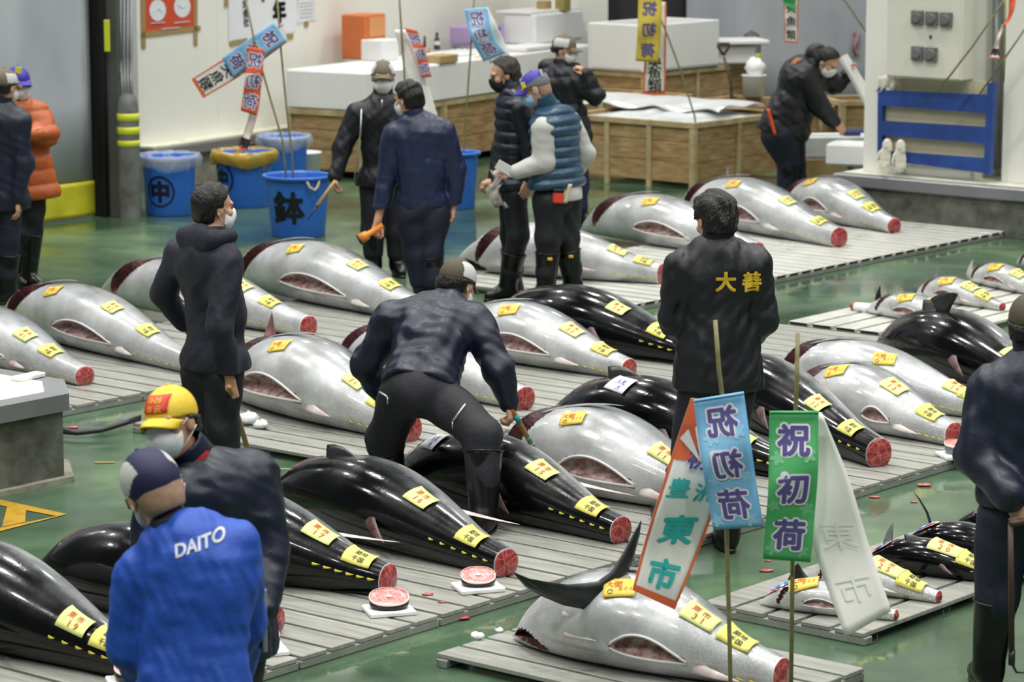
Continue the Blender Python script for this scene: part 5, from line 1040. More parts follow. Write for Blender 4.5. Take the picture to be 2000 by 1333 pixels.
# left edge man
p = Person('person in navy jacket and khaki cap at the left edge, hand hanging', 21.5, dict(head=(10, 170, .02), neck=(2, 205, 0), chest=(-4, 220, 0), pel=(0, 375, .02), sl=(-58, 240, .02), sr=(38, 240, -.02), el=(46, 318, -.02), wl=(-60, 395, 0), er=(40, 320, -.05), wr=(34, 388, -.08), hl=(-20, 395, 0), hr=(20, 395, 0), kl=(-18, 470, 0), kr=(16, 470, 0), al=(-18, 0, .5, .8), ar=(14, 0, .8, .3)), (.55, .80, -.1), (.5, .85, 0), bulk=1.05, hands=dict(r=((.1, -.1, -1), (-.9, .1, 0), .7, 1)))
p.jacket(NAVY, hem=.12, seed=131, arm=1.06, collar=.05); p.trousers(PANTN, 132); p.boots(); p.hair(capped=True, low=-.05); p.mask(); cp_ = p.cap(KHAKI, (CAPW, lambda r, f, u: (np.abs(r) > .045) & (f > -.06) & (f < .06) & (u > .03) & (u < .10))); G().box(p.hp(.04, .085, .125), (.05, .02, .05), R=p.H, bev=.003).out('clip', YEL, cp_, False)
# right edge man
p = Person('person in navy workwear at right edge, hands behind back with a long hook', 11.6, dict(head=(2014, 640, .03), neck=(2020, 695, 0), chest=(2022, 725, 0), pel=(2010, 985, .0), sl=(1934, 762, .02), sr=(2110, 762, .02), el=(1908, 892, -.02), wl=(1972, 968, -.20), er=(2120, 890, -.02), wr=(2040, 990, -.20), hl=(1960, 1015, 0), hr=(2055, 1015, 0), kl=(1946, 1165, 0), kr=(2055, 1165, 0), al=(1930, .0, -.2, 1), ar=(2050, .0, .2, 1)), (.15, .98, -.1), (.08, 1, 0), bulk=1.10, hs=1.03, hands=dict(l=((.7, -.1, -.6), (.2, 1, 0), 1.0, -1), r=((-.85, -.1, -.25), (0, 1, -.2), 1.0, 1)))
p.jacket(NAVY, hem=.0, seed=141, arm=1.08, collar=.06, amp=.013, flare=.9); p.trousers(PANTN, 142, 1.05); p.boots(r=1.02); p.hair(capped=True, low=-.05); p.cap(OLIVE, visor=True)
a_ = atY(1974, 1025, 11.30); b_ = atY(1976, 1285, 11.33); t = stick('long_hook', [a_, b_], .012, M('dark_handle_wood', '#3b2b22', .5), 'long dark wooden hook held behind the back of the right edge man', 'hook', group='canes and hooks'); G().tube([a_ - X_*.006, a_ + [.05, 0, .012]], .014, 10).out('grip', M('dark_handle_wood', '#3b2b22', .5), t, True); G().tube([b_ + EZ*.03, b_ + EZ*-.03], .0135, 10).out('ferrule', HOOKM, t, True); G().tube([b_ - EZ*.02, b_ - EZ*.06 + X_*.02, b_ - EZ*.062 + X_*.05, b_ - EZ*.04 + X_*.08], [.006, .005, .004, .002], 8).out('steel_hook', HOOKM, t, True)
# ------------------------------------------------------------------ things along the back
def hit(px, py, p0, n):
    d = _ray(px, py); o = np.array([0, 0, CAMH]); return o + d*(((np.asarray(p0)-o) @ n)/(d @ n))
WN3 = np.array([WN[0], WN[1], 0]); WD3 = np.array([WD[0], WD[1], 0]); WP3 = np.array([W0[0], W0[1], 0])
def wallpt(px, py, off=0.006): return hit(px, py, WP3 - WN3*off, WN3)
def quadsheet(P, th=.003, n=(2, 2)):
    a, b, c, d = [np.asarray(q, float) for q in P]; A = np.array([[(a*(1-i/(n[0]-1))+b*i/(n[0]-1))*(1-j/(n[1]-1)) + (d*(1-i/(n[0]-1))+c*i/(n[0]-1))*(j/(n[1]-1)) for j in range(n[1])] for i in range(n[0])]); return G().solid(A, th)
def bucket(c, rt, rb, h, label, mat=BLUEP, bag=None, wall=.012):
    t = thing('plastic_bucket', label, 'bucket', c, 'buckets along the back wall'); g = G()
    g.lathe([(0, .0), (rb, 0), (rb+.004, .01), (rt-.012, h-.035), (rt-.012, h-.03), (rt+.012, h-.028), (rt+.016, h-.012), (rt+.012, h), (rt-.004, h), (rt-.012, h-.02), (rb-.008, .02), (0, .02)], c, 48); g.out('tub', mat, t, True)
    if bag is not None:
        rs = np.random.RandomState(int(c[0]*100) % 1000); n = 60; A = []
        for r, z in ((rt-.03, h-.16), (rt-.016, h-.04), (rt-.004, h+.012), (rt+.022, h+.010), (rt+.035, h-.04), (rt+.030, h-.095), (rt+.018, h-.115)):
            A.append([np.asarray(c) + [(r+.014*math.sin(k*.9+z*30)*(z < h)+.01*rs.rand())*math.cos(6.283*k/n), (r+.01*rs.rand())*math.sin(6.283*k/n), z + .02*math.sin(k*.35+1)*(z < h) + .012*rs.rand()] for k in range(n)])
        g = G(); g.grid(np.array(A), close=True); g.out('bin_liner', bag, t, True)
    return t
def onbucket(t, c, rt, rb, h, px, py, fn, name='painted_mark'):
    """paint characters on the tub wall; the mark centre is found through its place on the tub"""
    d = _ray(px, py); o = np.array([0, 0, CAMH]); P = o + d*((c[1]-rt*.9)/d[1]); z0 = P[2]; ang0 = math.asin(max(-.95, min(.95, (P[0]-c[0])/(rb+(rt-rb)*(z0-c[2])/h))))
    def place(x, y):
        z = z0 + y; r = rb + (rt-rb)*(z-c[2])/h + .003; a = ang0 + x/r; return np.asarray(c) + [r*math.sin(a), -r*math.cos(a), z-c[2]]
    g = G(); fn(g, place); g.out(name, INKP, t, False)
INKP = M('black_brush_paint', '#0d0f14', .5)
c1 = at(327, 424) + [0, .21, 0]; t = bucket(c1, .25, .21, .53, 'blue bucket with circled black character and clear liner by the bollard', bag=BAGCLR)
def circ(g, place, r=.135, w=.018, dx=0):
    n = 48; A = np.array([[place(dx+(r+q*w)*math.cos(6.283*k/n)*.95, (r+q*w)*math.sin(6.283*k/n)) for k in range(n+1)] for q in (0, .5, 1)]); g.grid(A)
onbucket(t, c1, .25, .21, .53, 312, 375, lambda g, pl: (circ(g, pl, .125), htext(g, '中', pl, .20, off=.045)))
c2 = at(474, 408) + [0, .23, 0]; t = bucket(c2, .27, .225, .50, 'blue bucket with amber plastic liner behind the hooded man', bag=BAGYEL)
onbucket(t, c2, .27, .225, .50, 432, 350, lambda g, pl: (circ(g, pl, .125, .02), htext(g, '中', pl, .18, off=.04)))
c3 = at(579, 466) + [0, .22, 0]; t = bucket(c3, .285, .225, .52, 'blue bucket with large black brushed character in front')
onbucket(t, c3, .285, .225, .52, 562, 407, lambda g, pl: htext(g, '鉢', pl, .29, off=.03))
for ang in (.55, 3.6):
    p0 = np.array([c3[0]+.285*math.sin(ang-.22), c3[1]-.285*math.cos(ang-.22), .50]); p1 = np.array([c3[0]+.285*math.sin(ang+.22), c3[1]-.285*math.cos(ang+.22), .50]); m_ = (p0+p1)/2 + np.array([math.sin(ang), -math.cos(ang), 0])*.03
    G().tube([p0, p0*.6+m_*.4-EZ*.06, m_-EZ*.085, p1*.6+m_*.4-EZ*.06, p1], .011, 8).out('rope_handle', ROPE, t, True)
c4 = at(893, 411) + [0, .17, 0]; bucket(c4, .20, .155, .52, 'tall blue bucket behind the man in the shiny navy jacket')
c5 = at(553, 386) + [0, .2, 0]; bucket(c5, .23, .2, .56, 'blue bucket with clear liner standing behind the amber lined one', bag=BAGCLR)
PAIL = M('white_pail', '#e4e6e6', .4); c6 = at(596, 372) + [0, .12, 0]; tt = thing('white_pail', 'white pail behind the lettered blue bucket', 'pail', c6); g = G(); g.lathe([(0, 0), (.13, 0), (.145, .34), (.155, .345), (.155, .36), (.14, .36), (.125, .02), (0, .02)], c6, 32); g.out('tub', PAIL, tt, True)
# bollard with reflective bands, conduits above it
cb = at(252, 428) + [0, .095, 0]; t = thing('bollard', 'grey bollard with three yellow bands by the door post', 'bollard', cb); BOL = M('worn_grey_paint', '#7c7f7e', .6, col2='#55554f', vs=6, bump=.3, bs=20)
g = G(); g.lathe([(.098, 0), (.097, .4), (.095, .95), (.088, 1.03), (.07, 1.08), (.035, 1.105), (0, 1.11)], cb, 36); g.out('post', BOL, t, True)
YREF = M('yellow_reflective_band', '#d6dc3a', .4)
for z0, z1 in ((.865, .935), (.745, .815), (.64, .695)): g = G(); g.lathe([(.096, z0), (.1, z0+.002), (.1, z1-.002), (.096, z1)], cb, 36); g.out('reflective_band', YREF, t, True)
PIPE = M('grey_conduit', '#8d9194', .4, metal=.3)
for k, x in enumerate((236, 243, 250, 257)):
    a_ = atY(x, -30, 26.6); b_ = atY(x-1, 110, 26.6); c_ = atY(x-1+(k-1.5)*-.8, 150, 26.58); e_ = np.array([cb[0]+(k-1.5)*.025, cb[1], 1.07])
    G().tube([a_, b_, c_*.7+e_*.3+EZ*.05, e_], .014, 8).out('conduit_pipe', PIPE, None, True, label=['leftmost', 'second', 'third', 'rightmost'][k] + ' of the four grey conduits running into the bollard', cat='pipe', group='wall conduits')
P_ = at(218, 425); g = G(); g.box((P_[0], P_[1]-.03, 1.62), (.05, .02, .28), bev=.004); g.out('warning_plate', YREF, None, label='narrow yellow plate on the steel door post', cat='plate')
# papers on the left wall
TAPE = M('brown_tape', '#a68c5a', .5); POST = M('orange_poster', '#d4502f', .5, var=.05)
t = quadsheet([wallpt(279, -80), wallpt(382, -92), wallpt(380, 58), wallpt(282, 66)]).out('poster', POST, None, False, label='orange poster with two white mask drawings taped to the wall', cat='poster')
g = G()
for cx, cy in ((308, 20), (356, 13)):
    n = 30; g = G(); g.add([wallpt(cx+16*math.cos(6.283*k/n), cy+21*math.sin(6.283*k/n), .011) for k in range(n)], [tuple(range(n))]); g.out('printed_oval', PAPER_W, t, False)
g = G()
for cx, cy, q in ((308, 20, 1), (356, 13, -1)): g.tube([wallpt(cx-9, cy+q*3, .012), wallpt(cx, cy-q*3, .012), wallpt(cx+9, cy+q*3, .012)], .004, 6)
for x0, y0, x1, y1 in ((294, 46, 322, 44), (340, 45, 370, 42), (315, 57, 350, 54)): g.tube([wallpt(x0, y0, .012), wallpt(x1, y1, .012)], .005, 6)
g.out('printed_lines', M('faint_print', '#c9d2d8', .6), t, False)
g = G()
for Q in (((276, 62), (392, 50), (392, 60), (276, 74)), ((274, -80), (283, -80), (285, 95), (277, 95)), ((378, -80), (386, -80), (386, 90), (379, 88))): q = quadsheet([wallpt(x, y, .009) for x, y in Q], .001); q.out('tape_strip', TAPE, t, False)
t = quadsheet([wallpt(446, -90), wallpt(592, -105), wallpt(578, 62), wallpt(447, 84)]).out('calligraphy_sheet', PAPER_W, None, False, label='white sheet with black brush calligraphy on the back wall', cat='notice')
def wtext(par, s, px, py, size, bold=.03):
    c_ = wallpt(px, py, .012); g = G(); htext(g, s, lambda x, y: c_ + WD3*x*1.0 + EZ*y, size, off=bold); g.out('lettering', INKP, par, False)
for i, ch in enumerate('式会社'): wtext(t, ch, 479+1*i, 8+18*i-1, .095)
wtext(t, '年', 546, 22, .24, .05); wtext(t, '金', 514, -2, .06)
for Q in (((449, 80), (483, 74), (483, 84), (450, 91)), ((556, 68), (573, 66), (573, 76), (556, 78)), ((439, -5), (446, -5), (446, 13), (439, 14))): quadsheet([wallpt(x, y, .010) for x, y in Q], .001).out('tape_strip', TAPE, t, False)
t = quadsheet([wallpt(580, -30), wallpt(619, -35), wallpt(617, 38), wallpt(580, 46)]).out('paper_notice', PAPER_W, None, False, label='small white printed notice right of the calligraphy sheet', cat='notice')
g = G(); [g.tube([wallpt(586, 6+7*k, .011), wallpt(612, 3+7*k, .011)], .003, 5) for k in range(5)]; g.out('printed_lines', M('faint_print2', '#b9bcc0', .6), t, False); quadsheet([wallpt(595, 42, .010), wallpt(603, 41, .010), wallpt(603, 52, .010), wallpt(595, 53, .010)], .001).out('tape_strip', TAPE, t, False)
# foam counter on crates along the wall
T0 = np.array([-.68, 30.6, 0]); RW = np.array([WD3, WN3, EZ])
def tb(g, u0, u1, v0, v1, z0, z1, m=0, bev=.006): g.box(T0 + WD3*(u0+u1)/2 + WN3*(v0+v1)/2 + EZ*(z0+z1)/2, (u1-u0, v1-v0, z1-z0), RW, bev, m); return g
tb(G(), -1.5, .9, 0, .95, .68, 1.06, bev=.015).out('foam_counter', FOAM, None, label='long white foam block laid over crates as a counter', cat='counter'); tb(G(), .91, 3.15, 0, .95, .68, 1.06, bev=.015).out('foam_counter', FOAM, None, label='right half of the white foam counter behind the black coated man', cat='counter')
def crate(name, label, org, ax, ay, L, Wd, H, posts=(2, 1), foot=.07, planks=3, group='wooden fish crates'):
    t = thing(name, label, 'crate', org, group); R = np.array([ax, ay, EZ]); pw = .055
    for (o, d, n, ln, k) in ((org, ax, ay, L, posts[0]), (org, ay, ax, Wd, posts[1]), (org + ay*Wd, ax, -ay, L, 0), (org + ax*L, ay, -ax, Wd, 0)):
        g = G(); Rr = np.array([d, np.cross(EZ, d), EZ]); hh = (H-foot)/planks
        for i in range(planks): g.box(o + d*ln/2 + n*.03 + EZ*(foot + hh*(i+.5)), (ln-.01, .02, hh-.006), Rr, .003)
        g.out('side_panel', WOOD, t)
        for q in range(k+2):
            if k == 0 and q > 0: break
            g = G(); x = .03 + (ln-.06)*q/(k+1); g.box(o + d*x + n*.012 + EZ*(H/2), (pw, .03, H), Rr, .003); g.out('post', WOODP, t)
        g = G(); g.box(o + d*ln/2 + n*.008 + EZ*(H-.03), (ln, .03, .055), Rr, .003); g.out('top_rail', WOODP, t)
    return t
crate('wooden_crate', 'wooden crate under the foam counter behind the tall blue bucket', T0 + WD3*.0 + WN3*.02, WD3, WN3, 1.6, .9, .675, (0, 0)); crate('wooden_crate', 'wooden crate under the far end of the foam counter', T0 + WD3*1.62 + WN3*.02, WD3, WN3, 1.5, .9, .675, (1, 0)); crate('wooden_crate', 'wooden crate under the near end of the counter behind the capped man', T0 - WD3*1.5 + WN3*.02, WD3, WN3, 1.48, .9, .675, (0, 0))
ck = crate('wooden_crate', 'large wooden ice crate with vertical battens behind the silver tunas', ab(22.94, 16.79), EB, EA, 1.6, 1.5, .66, (2, 1)); crate('wooden_crate', 'wooden crate hidden right of the ice crate behind the bent man', ab(24.47, 16.79), EA, EB, 1.25, 1.5, .66, (1, 1))
crate('wooden_crate', 'wooden crate with a shovel under the big foam box', ab(24.6, 18.42), EB, EA, 1.2, .52, .70, (2, 0)); crate('wooden_crate', 'pale wooden crate between the bent man and the white column', at(1632, 352) + [.12, .75, 0], np.array([.96, .28, 0]), np.array([-.28, .96, 0]), .62, .6, .72, (0, 0))
def heap(org, ax, ay, L, Wd, z, amp, seed, n=26):
    rs = np.random.RandomState(seed); A = []
    for i in range(n): A.append([org + ax*L*i/(n-1) + ay*Wd*j/(n-1) + EZ*(z + amp*math.sin(math.pi*i/(n-1))*math.sin(math.pi*j/(n-1))*(.7+.3*math.sin(i*.7+seed)*math.cos(j*.6)) + .012*rs.rand()) for j in range(n)])
    return G().solid(np.array(A), .03)
heap(ab(22.94, 16.79) + EB*.05 + EA*.3, EB, EA, 1.5, 1.15, .60, .09, 3).out('crushed_ice', ICE, None, True, label='white crushed ice filling the battened wooden crate', cat='ice', kind='stuff')
FOIL = M('silver_foil_sheet', '#e4e6e8', .3, metal=.35, bump=.5, bs=14)
A = []
for i in range(30):
    A.append([ab(23.62 + .78*j/11 + .04*math.sin(i*.5), 17.0 + 1.75*i/29) + EZ*(.70 + .025*math.sin(i*.6+j*.8) + .05*math.sin(math.pi*j/11)) for j in range(12)])
G().solid(np.array(A), .012).out('foil_sheet', FOIL, None, True, label='crinkled silver insulating sheet over the ice crate', cat='sheet')
heap(ab(24.6, 18.42) + EB*.05 + EA*.05, EB, EA, 1.1, .42, .62, .06, 9).out('wood_chip_fill', M('sawdust', '#b39266', .85, bump=.6, bs=40), None, True, label='brown fill inside the crate with the shovel', cat='filling', kind='stuff')
# shovel, pails and foam boxes
DKW = M('dark_shovel_wood', '#4a3428', .55); p0 = atY(1428, 166, 31.1); p0 = p0*1.0; p1 = p0 + atY(1413, 108, p0[1]) - atY(1428, 166, p0[1]); t = thing('shovel', 'dark wooden shovel with D-shaped grip standing in the crate', 'shovel', p0); up = p1-p0; G().tube([p0*[1, 1, 0]+[.03, -.1, .05], p0, p0+up*.95], .016, 8).out('handle', DKW, t, True); G().tube([p1, p1+[-.06, 0, .09], p1+[-.06, 0, .12], p1+[.06, 0, .12], p1+[.06, 0, .09], p1], .013, 8).out('grip', DKW, t, True)
c_ = at(1472, 188, .66); tt = thing('white_pail', 'white pail heaped with foam left of the bent man', 'pail', c_); g = G(); g.lathe([(0, 0), (.11, 0), (.125, .21), (.13, .215), (.13, .225), (.12, .225), (.105, .02), (0, .02)], c_, 30); g.out('tub', PAIL, tt, True)
lump(c_ + [.02, .1, .20], (.09, .09, .14), 91).out('foam_lump', FOAM, None, True, label='rounded white foam lump behind the white pail', cat='foam')
BIGB = M('glossy_white_box', '#e9ebea', .5, var=.03)
def openbox(g, org, ax, ay, L, Wd, z0, z1, th=.04):
    c = org + ax*L/2 + ay*Wd/2; R = np.array([ax, ay, EZ]); H = z1-z0
    g.box(c + EZ*(z0+th/2), (L, Wd, th), R, .01)
    g.box(org + ax*L/2 + ay*th/2 + EZ*(z0+H/2), (L, th, H), R, .01); g.box(org + ax*L/2 + ay*(Wd-th/2) + EZ*(z0+H/2), (L, th, H), R, .01); g.box(org + ax*th/2 + ay*Wd/2 + EZ*(z0+H/2), (th, Wd-2*th, H), R, .01); g.box(org + ax*(L-th/2) + ay*Wd/2 + EZ*(z0+H/2), (th, Wd-2*th, H), R, .01); return g
o_ = atY(1261, 143, 31.5); zt_ = o_[2]; o_ = np.array([o_[0], o_[1], 0]); crate('wooden_crate', 'wooden crate carrying the big white foam tank', o_ + EA*.03 + EB*.03, EB, EA, .72, 1.9, zt_, (0, 1)); openbox(G(), o_, EA, EB, 1.32, .78, zt_+.002, zt_+.50).out('foam_tank', BIGB, None, label='big open white foam tank on the crates behind the yellow banner', cat='foam tank')
q_ = o_ + EA*1.46 + EZ*(zt_+.002); R0 = np.array([[.98, .2, 0], [-.2, .98, 0], [0, 0, 1]]); G().box(q_ + [.05, .25, .1], (.50, .4, .2), R0, .02).out('foam_box', FOAM, None, label='white foam box under the loose foam lid left of the bent man', cat='foam box', group='white foam boxes'); G().box(q_ + [.10, .25, .24], (.66, .5, .05), R0, .015).out('foam_board', FOAM, None, label='white foam lid overhanging the box near the far bollard', cat='foam board', group='loose foam boards')
cb2 = at(1468, 190); cb2 = np.array([cb2[0]+.02, 33.9, 0]); cb2[0] = atY(1468, 60, 33.9)[0]; t = thing('bollard', 'grey bollard with yellow band far behind the foam tank', 'bollard', cb2); g = G(); g.lathe([(.11, 0), (.11, 1.02), (.085, 1.13), (0, 1.18)], cb2, 28); g.out('post', BOL, t, True); g = G(); g.lathe([(.11, .83), (.114, .832), (.114, .92), (.11, .922)], cb2, 28); g.out('reflective_band', YREF, t, True)
# on the counter
def onc(px, py): return at(px, py, 1.06)
ORB = M('orange_case', '#d8733f', .5, var=.06); ORL = M('pale_orange_case', '#d99a62', .55)
p = onc(722, 118) + WN3*.15; tt = thing('orange_box', 'orange carton standing on the counter against the wall', 'box', p); G().box(p+WD3*.12+EZ*.24, (.40, .3, .46), RW, .015).out('carton', ORB, tt); G().box(p+WD3*.14-WN3*.155+EZ*.34, (.30, .012, .2), RW, .003).out('label_panel', ORL, tt)
G().box(onc(742, 118)+EZ*.11, (.30, .28, .22), RW, .012).out('foam_box', FOAM, None, label='white foam box in front of the orange carton', cat='foam box', group='white foam boxes')
p = onc(978, 92) + WN3*.3; tt = thing('purple_case', 'light purple carrying case with black strap on the counter', 'case', p); LILAC = M('lilac_case', '#b79bcb', .5, var=.05); G().box(p+EZ*.12, (.70, .3, .24), RW, .02).out('case_body', LILAC, tt); G().tube([p+WD3*.10-WN3*.16+EZ*.22, p+WD3*.12-WN3*.165+EZ*.05, p+WD3*.18-WN3*.165+EZ*.05, p+WD3*.2-WN3*.16+EZ*.2], .014, 8).out('strap', BLK, tt, True)
G().box(onc(1085, 82)+EZ*.17+WN3*.16, (1.1, .42, .33), RW, .02).out('foam_box', FOAM, None, label='wide white foam box at the far end of the counter', cat='foam box', group='white foam boxes'); G().box(onc(1090, 82)+EZ*.35+WN3*.25, (1.15, .46, .03), RW, .01).out('foam_board', FOAM, None, label='flat white lid on the wide foam box behind the black coat', cat='foam board', group='loose foam boards')
CARD = M('cardboard', '#b49a6a', .75, var=.12, vs=5); 
for x, w_, l, m_ in ((1100, .14, 'small brown carton on the wide foam box', CARD), (1137, .16, 'small olive carton on the wide foam box by the dark doorway', M('olive_carton', '#9c8f52', .7))): G().box(onc(x, 82)+EZ*.41+WN3*.25, (w_, .12, .09 if x < 1120 else .13), RW, .006).out('carton', m_, None, label=l, cat='carton')
p = onc(881, 98) + WN3*.18; tt = thing('bottle', 'small dark bottle with label on the counter', 'bottle', p); g = G(); g.lathe([(0, 0), (.032, 0), (.034, .01), (.034, .10), (.02, .13), (.013, .145), (.013, .165)], p, 20); g.out('glass_body', M('dark_bottle', '#3a3f42', .2), tt, True); g = G(); g.lathe([(.015, .16), (.015, .185), (0, .186)], p, 16); g.out('cap', BLK, tt, True); g = G(); g.lathe([(.0345, .05), (.0348, .052), (.0348, .09), (.0345, .092)], p, 20); g.out('label_band', PAPER_W, tt, True)
p = onc(845, 104) + WN3*.10; tt = thing('scrub_brush', 'wooden brush standing on the counter', 'brush', p); G().box(p+EZ*.03, (.12, .08, .06), RW, .01).out('brush_block', WOODP, tt); G().tube([p+EZ*.05, p+EZ*.18], [.018, .013], 10).out('handle', DKW, tt, True)
G().box(onc(862, 122)+EZ*.04, (.34, .2, .08), RW, .006).out('carton', CARD, None, label='flat brown carton at the counter edge', cat='carton'); G().box(onc(900, 108)+EZ*.012, (.34, .2, .02), RW, .004).out('document', PAPER_W, None, label='white papers spread on the counter beside the flat carton', cat='papers'); G().box(onc(1030, 98)+EZ*.03, (.62, .35, .05), RW, .01).out('foam_board', FOAM, None, label='foam lid lying on the counter before the purple case', cat='foam board', group='loose foam boards')
G().box(onc(938, 112)+EZ*.008, (.16, .06, .012), RW, .003).out('folded_rule', PAPER_Y, None, label='yellow strip on the counter beneath the light blue banner', cat='ruler')
for k, x in enumerate((905, 918, 930)): g = G(); c_ = onc(x, 96) + WN3*.1; g.lathe([(0, 0), (.022, 0), (.026, .06), (.024, .062), (0, .058)], c_, 16); g.out('steel_cup', STEEL, None, True, label=['left', 'middle', 'right'][k] + ' small steel cup on the counter behind the banner', cat='cup', group='steel cups')
# right-hand base: boxes, switch cabinet, leaning blue pallet, gloves
RA = BA + .16
def rpt(px, py, off=0.0): return hit(px, py, EA*(RA-off), EA)
RR = np.array([-EB, EA, EZ])     # rows: to the right, away, up
c0_ = rpt(1757, 147, .0); c1_ = rpt(1877, 158, .22); bb = c0_ @ EB; b1_ = c1_ @ EB; z0 = c0_[2]; W_ = bb-b1_
t = thing('switch_cabinet', 'beige electrical cabinet with five grey sockets on the white column', 'electrical cabinet', EA*RA + EB*(bb+b1_)/2 + EZ*z0); CAB = M('beige_cabinet', '#dcdccd', .45, var=.03, vs=3)
abbox(G(), RA-.22, RA, b1_, bb, z0, z0+1.3, bev=.012).out('cabinet_body', CAB, t); abbox(G(), RA-.235, RA-.22, b1_+.012, bb-.012, z0+.015, z0+1.28, bev=.006).out('cabinet_door', CAB, t)
SOCK = M('grey_socket', '#6e7170', .4, var=.1, vs=30)
for px, py in ((1793, 34), (1821, 36), (1849, 38), (1793, 104), (1820, 106)):
    c_ = rpt(px, py, .238); g = G(); g.box(c_ - EA*.012, (.118, .03, .125), RR, .006); so = g.out('socket', SOCK, t); g = G(); n = 24; rg = lambda r, o: np.array([c_ - EA*o - EB*r*math.cos(6.283*k/n) + EZ*r*math.sin(6.283*k/n) for k in range(n)]); g.grid(np.array([rg(.045, .026), rg(.045, .040), rg(.038, .044)]), close=True); g.add(rg(.038, .044), [tuple(range(n))]); g.out('socket_lid', SOCK, so, True)
c_ = rpt(1818, 72, .236); G().box(c_, (.018, .02, .03), RR, .003).out('door_lock', BLK, t)
# blue pallet
BLP = M('blue_painted_wood', '#2b4f9c', .5, col2='#223f7c', vs=5, bump=.15, bs=30); PLY = M('beige_board', '#c9c2a4', .65, var=.1, vs=5)
t = thing('blue_pallet', 'blue painted pallet leaning against the white column', 'pallet', rpt(1830, 325, .1)); 
def board(px0, py0, px1, py1, px2, py2, px3, py3, off, th, m, name): 
    P = [rpt(a_, b_, off) for a_, b_ in ((px0, py0), (px1, py1), (px2, py2), (px3, py3))]; quadsheet(P, th).out(name, m, t, False)
board(1722, 176, 1934, 185, 1930, 222, 1724, 206, .12, .022, BLP, 'slat'); board(1724, 236, 1930, 248, 1927, 281, 1722, 264, .12, .022, BLP, 'slat'); board(1722, 294, 1927, 309, 1925, 338, 1720, 312, .12, .022, BLP, 'slat')
board(1738, 152, 1936, 160, 1934, 190, 1740, 180, .06, .02, PLY, 'back_board'); board(1730, 205, 1932, 218, 1929, 250, 1730, 238, .06, .02, PLY, 'back_board'); board(1728, 262, 1928, 278, 1926, 312, 1728, 296, .06, .02, PLY, 'back_board')
board(1718, 170, 1727, 170, 1725, 313, 1717, 311, .10, .06, BLP, 'stringer'); board(1932, 162, 1945, 162, 1936, 341, 1924, 339, .10, .06, BLP, 'stringer')
GLV = M('white_cotton_glove', '#e3dfd0', .85, bump=.3, bs=120)
def glove(px, py, label, ts, tilt=.1):
    w = rpt(px, py-16, .17); S = Sdf(); sd = -EB
    for q in (-.024, 0, .024): S.cap(w+EZ*.05+sd*q, w-EZ*.02+sd*q*1.15, .021, .022, k=.015)
    hand(S, w, np.array([tilt*.6, -.05, -1.0]), np.array([-.3, -.95, 0]), .10, ts, sc=1.22)
    V, F = S.build(.0055, lambda d, X, Y, Z: np.maximum(d, Z-(w[2]+.045))); mk('cotton_glove', V, F, GLV, None, True, label=label, cat='glove', group='work gloves on the blue pallet')
    w = rpt(px, py-18, .17); S = Sdf(); S.cap(w+EZ*.035, w, .034, .036, k=.01); hand(S, w, np.array([tilt*.6, -.05, -1.0]), np.array([-.3, -.95, 0]), .12, ts, sc=1.15); V, F = S.build(.006); mk('cotton_glove', V, F, GLV, None, True, label=label, cat='glove', group='work gloves on the blue pallet')
glove(1733, 304, 'left white cotton glove hanging from the bottom slat of the blue pallet', 1, -.25); glove(1759, 306, 'right white cotton glove hanging beside its mate on the blue pallet', 1, .05)
A = np.array([[rpt(1713+34*i/6 + 3*math.sin(j), 150-6*i/6+7*j+5*math.sin(i*1.3)*(j/4), .13+.015*math.sin(i*2+j)) for j in range(5)] for i in range(7)]); G().solid(A, .012).out('white_cloth', GLV, None, True, label='white cloth hung over the top corner of the blue pallet', cat='cloth')
# foam and card boxes beside the base
p = at(1600, 392); G().box(p+[.0, .28, .19], (.40, .4, .38), R0, .008).out('cardboard_box', CARD, None, label='brown cardboard box with straw band behind the rearmost tunas', cat='cardboard box'); 
p2 = p + [.16, .28, .382]; openbox(G(), p2 + [-.32, -.2, 0], np.array([.99, .1, 0]), np.array([-.1, .99, 0]), .66, .42, .0, .20, .03).out('foam_box', FOAM, None, label='open white foam box the bent man reaches into', cat='foam box', group='white foam boxes')
p3 = at(1668, 326, .432); g = G(); g.box(np.array([p3[0]+.0, p3[1]+.2, .432+.10]), (.40, .34, .20), np.array([nrm(-EB*.55+[.5, 0, 0]), np.cross(EZ, nrm(-EB*.55+[.5, 0, 0])), EZ]), .02); g.out('foam_box', FOAM, None, label='closed white foam box perched on the steel trim corner', cat='foam box', group='white foam boxes')
TRAY = M('navy_tray', '#202a63', .45); q = p2 + [.22, .30, .20]; G().box(q, (.26, .2, .05), R0, .01).out('navy_tray', TRAY, None, label='dark blue tray on the rear rim of the open foam box', cat='tray')
A = quadsheet([atY(1640, 112, 27.3), atY(1652, 106, 27.5), atY(1696, 176, 27.5), atY(1690, 202, 27.3)], .03); A.out('foam_board', FOAM, None, label='white foam lid tilted in front of the bent man\'s face', cat='foam board', group='loose foam boards')
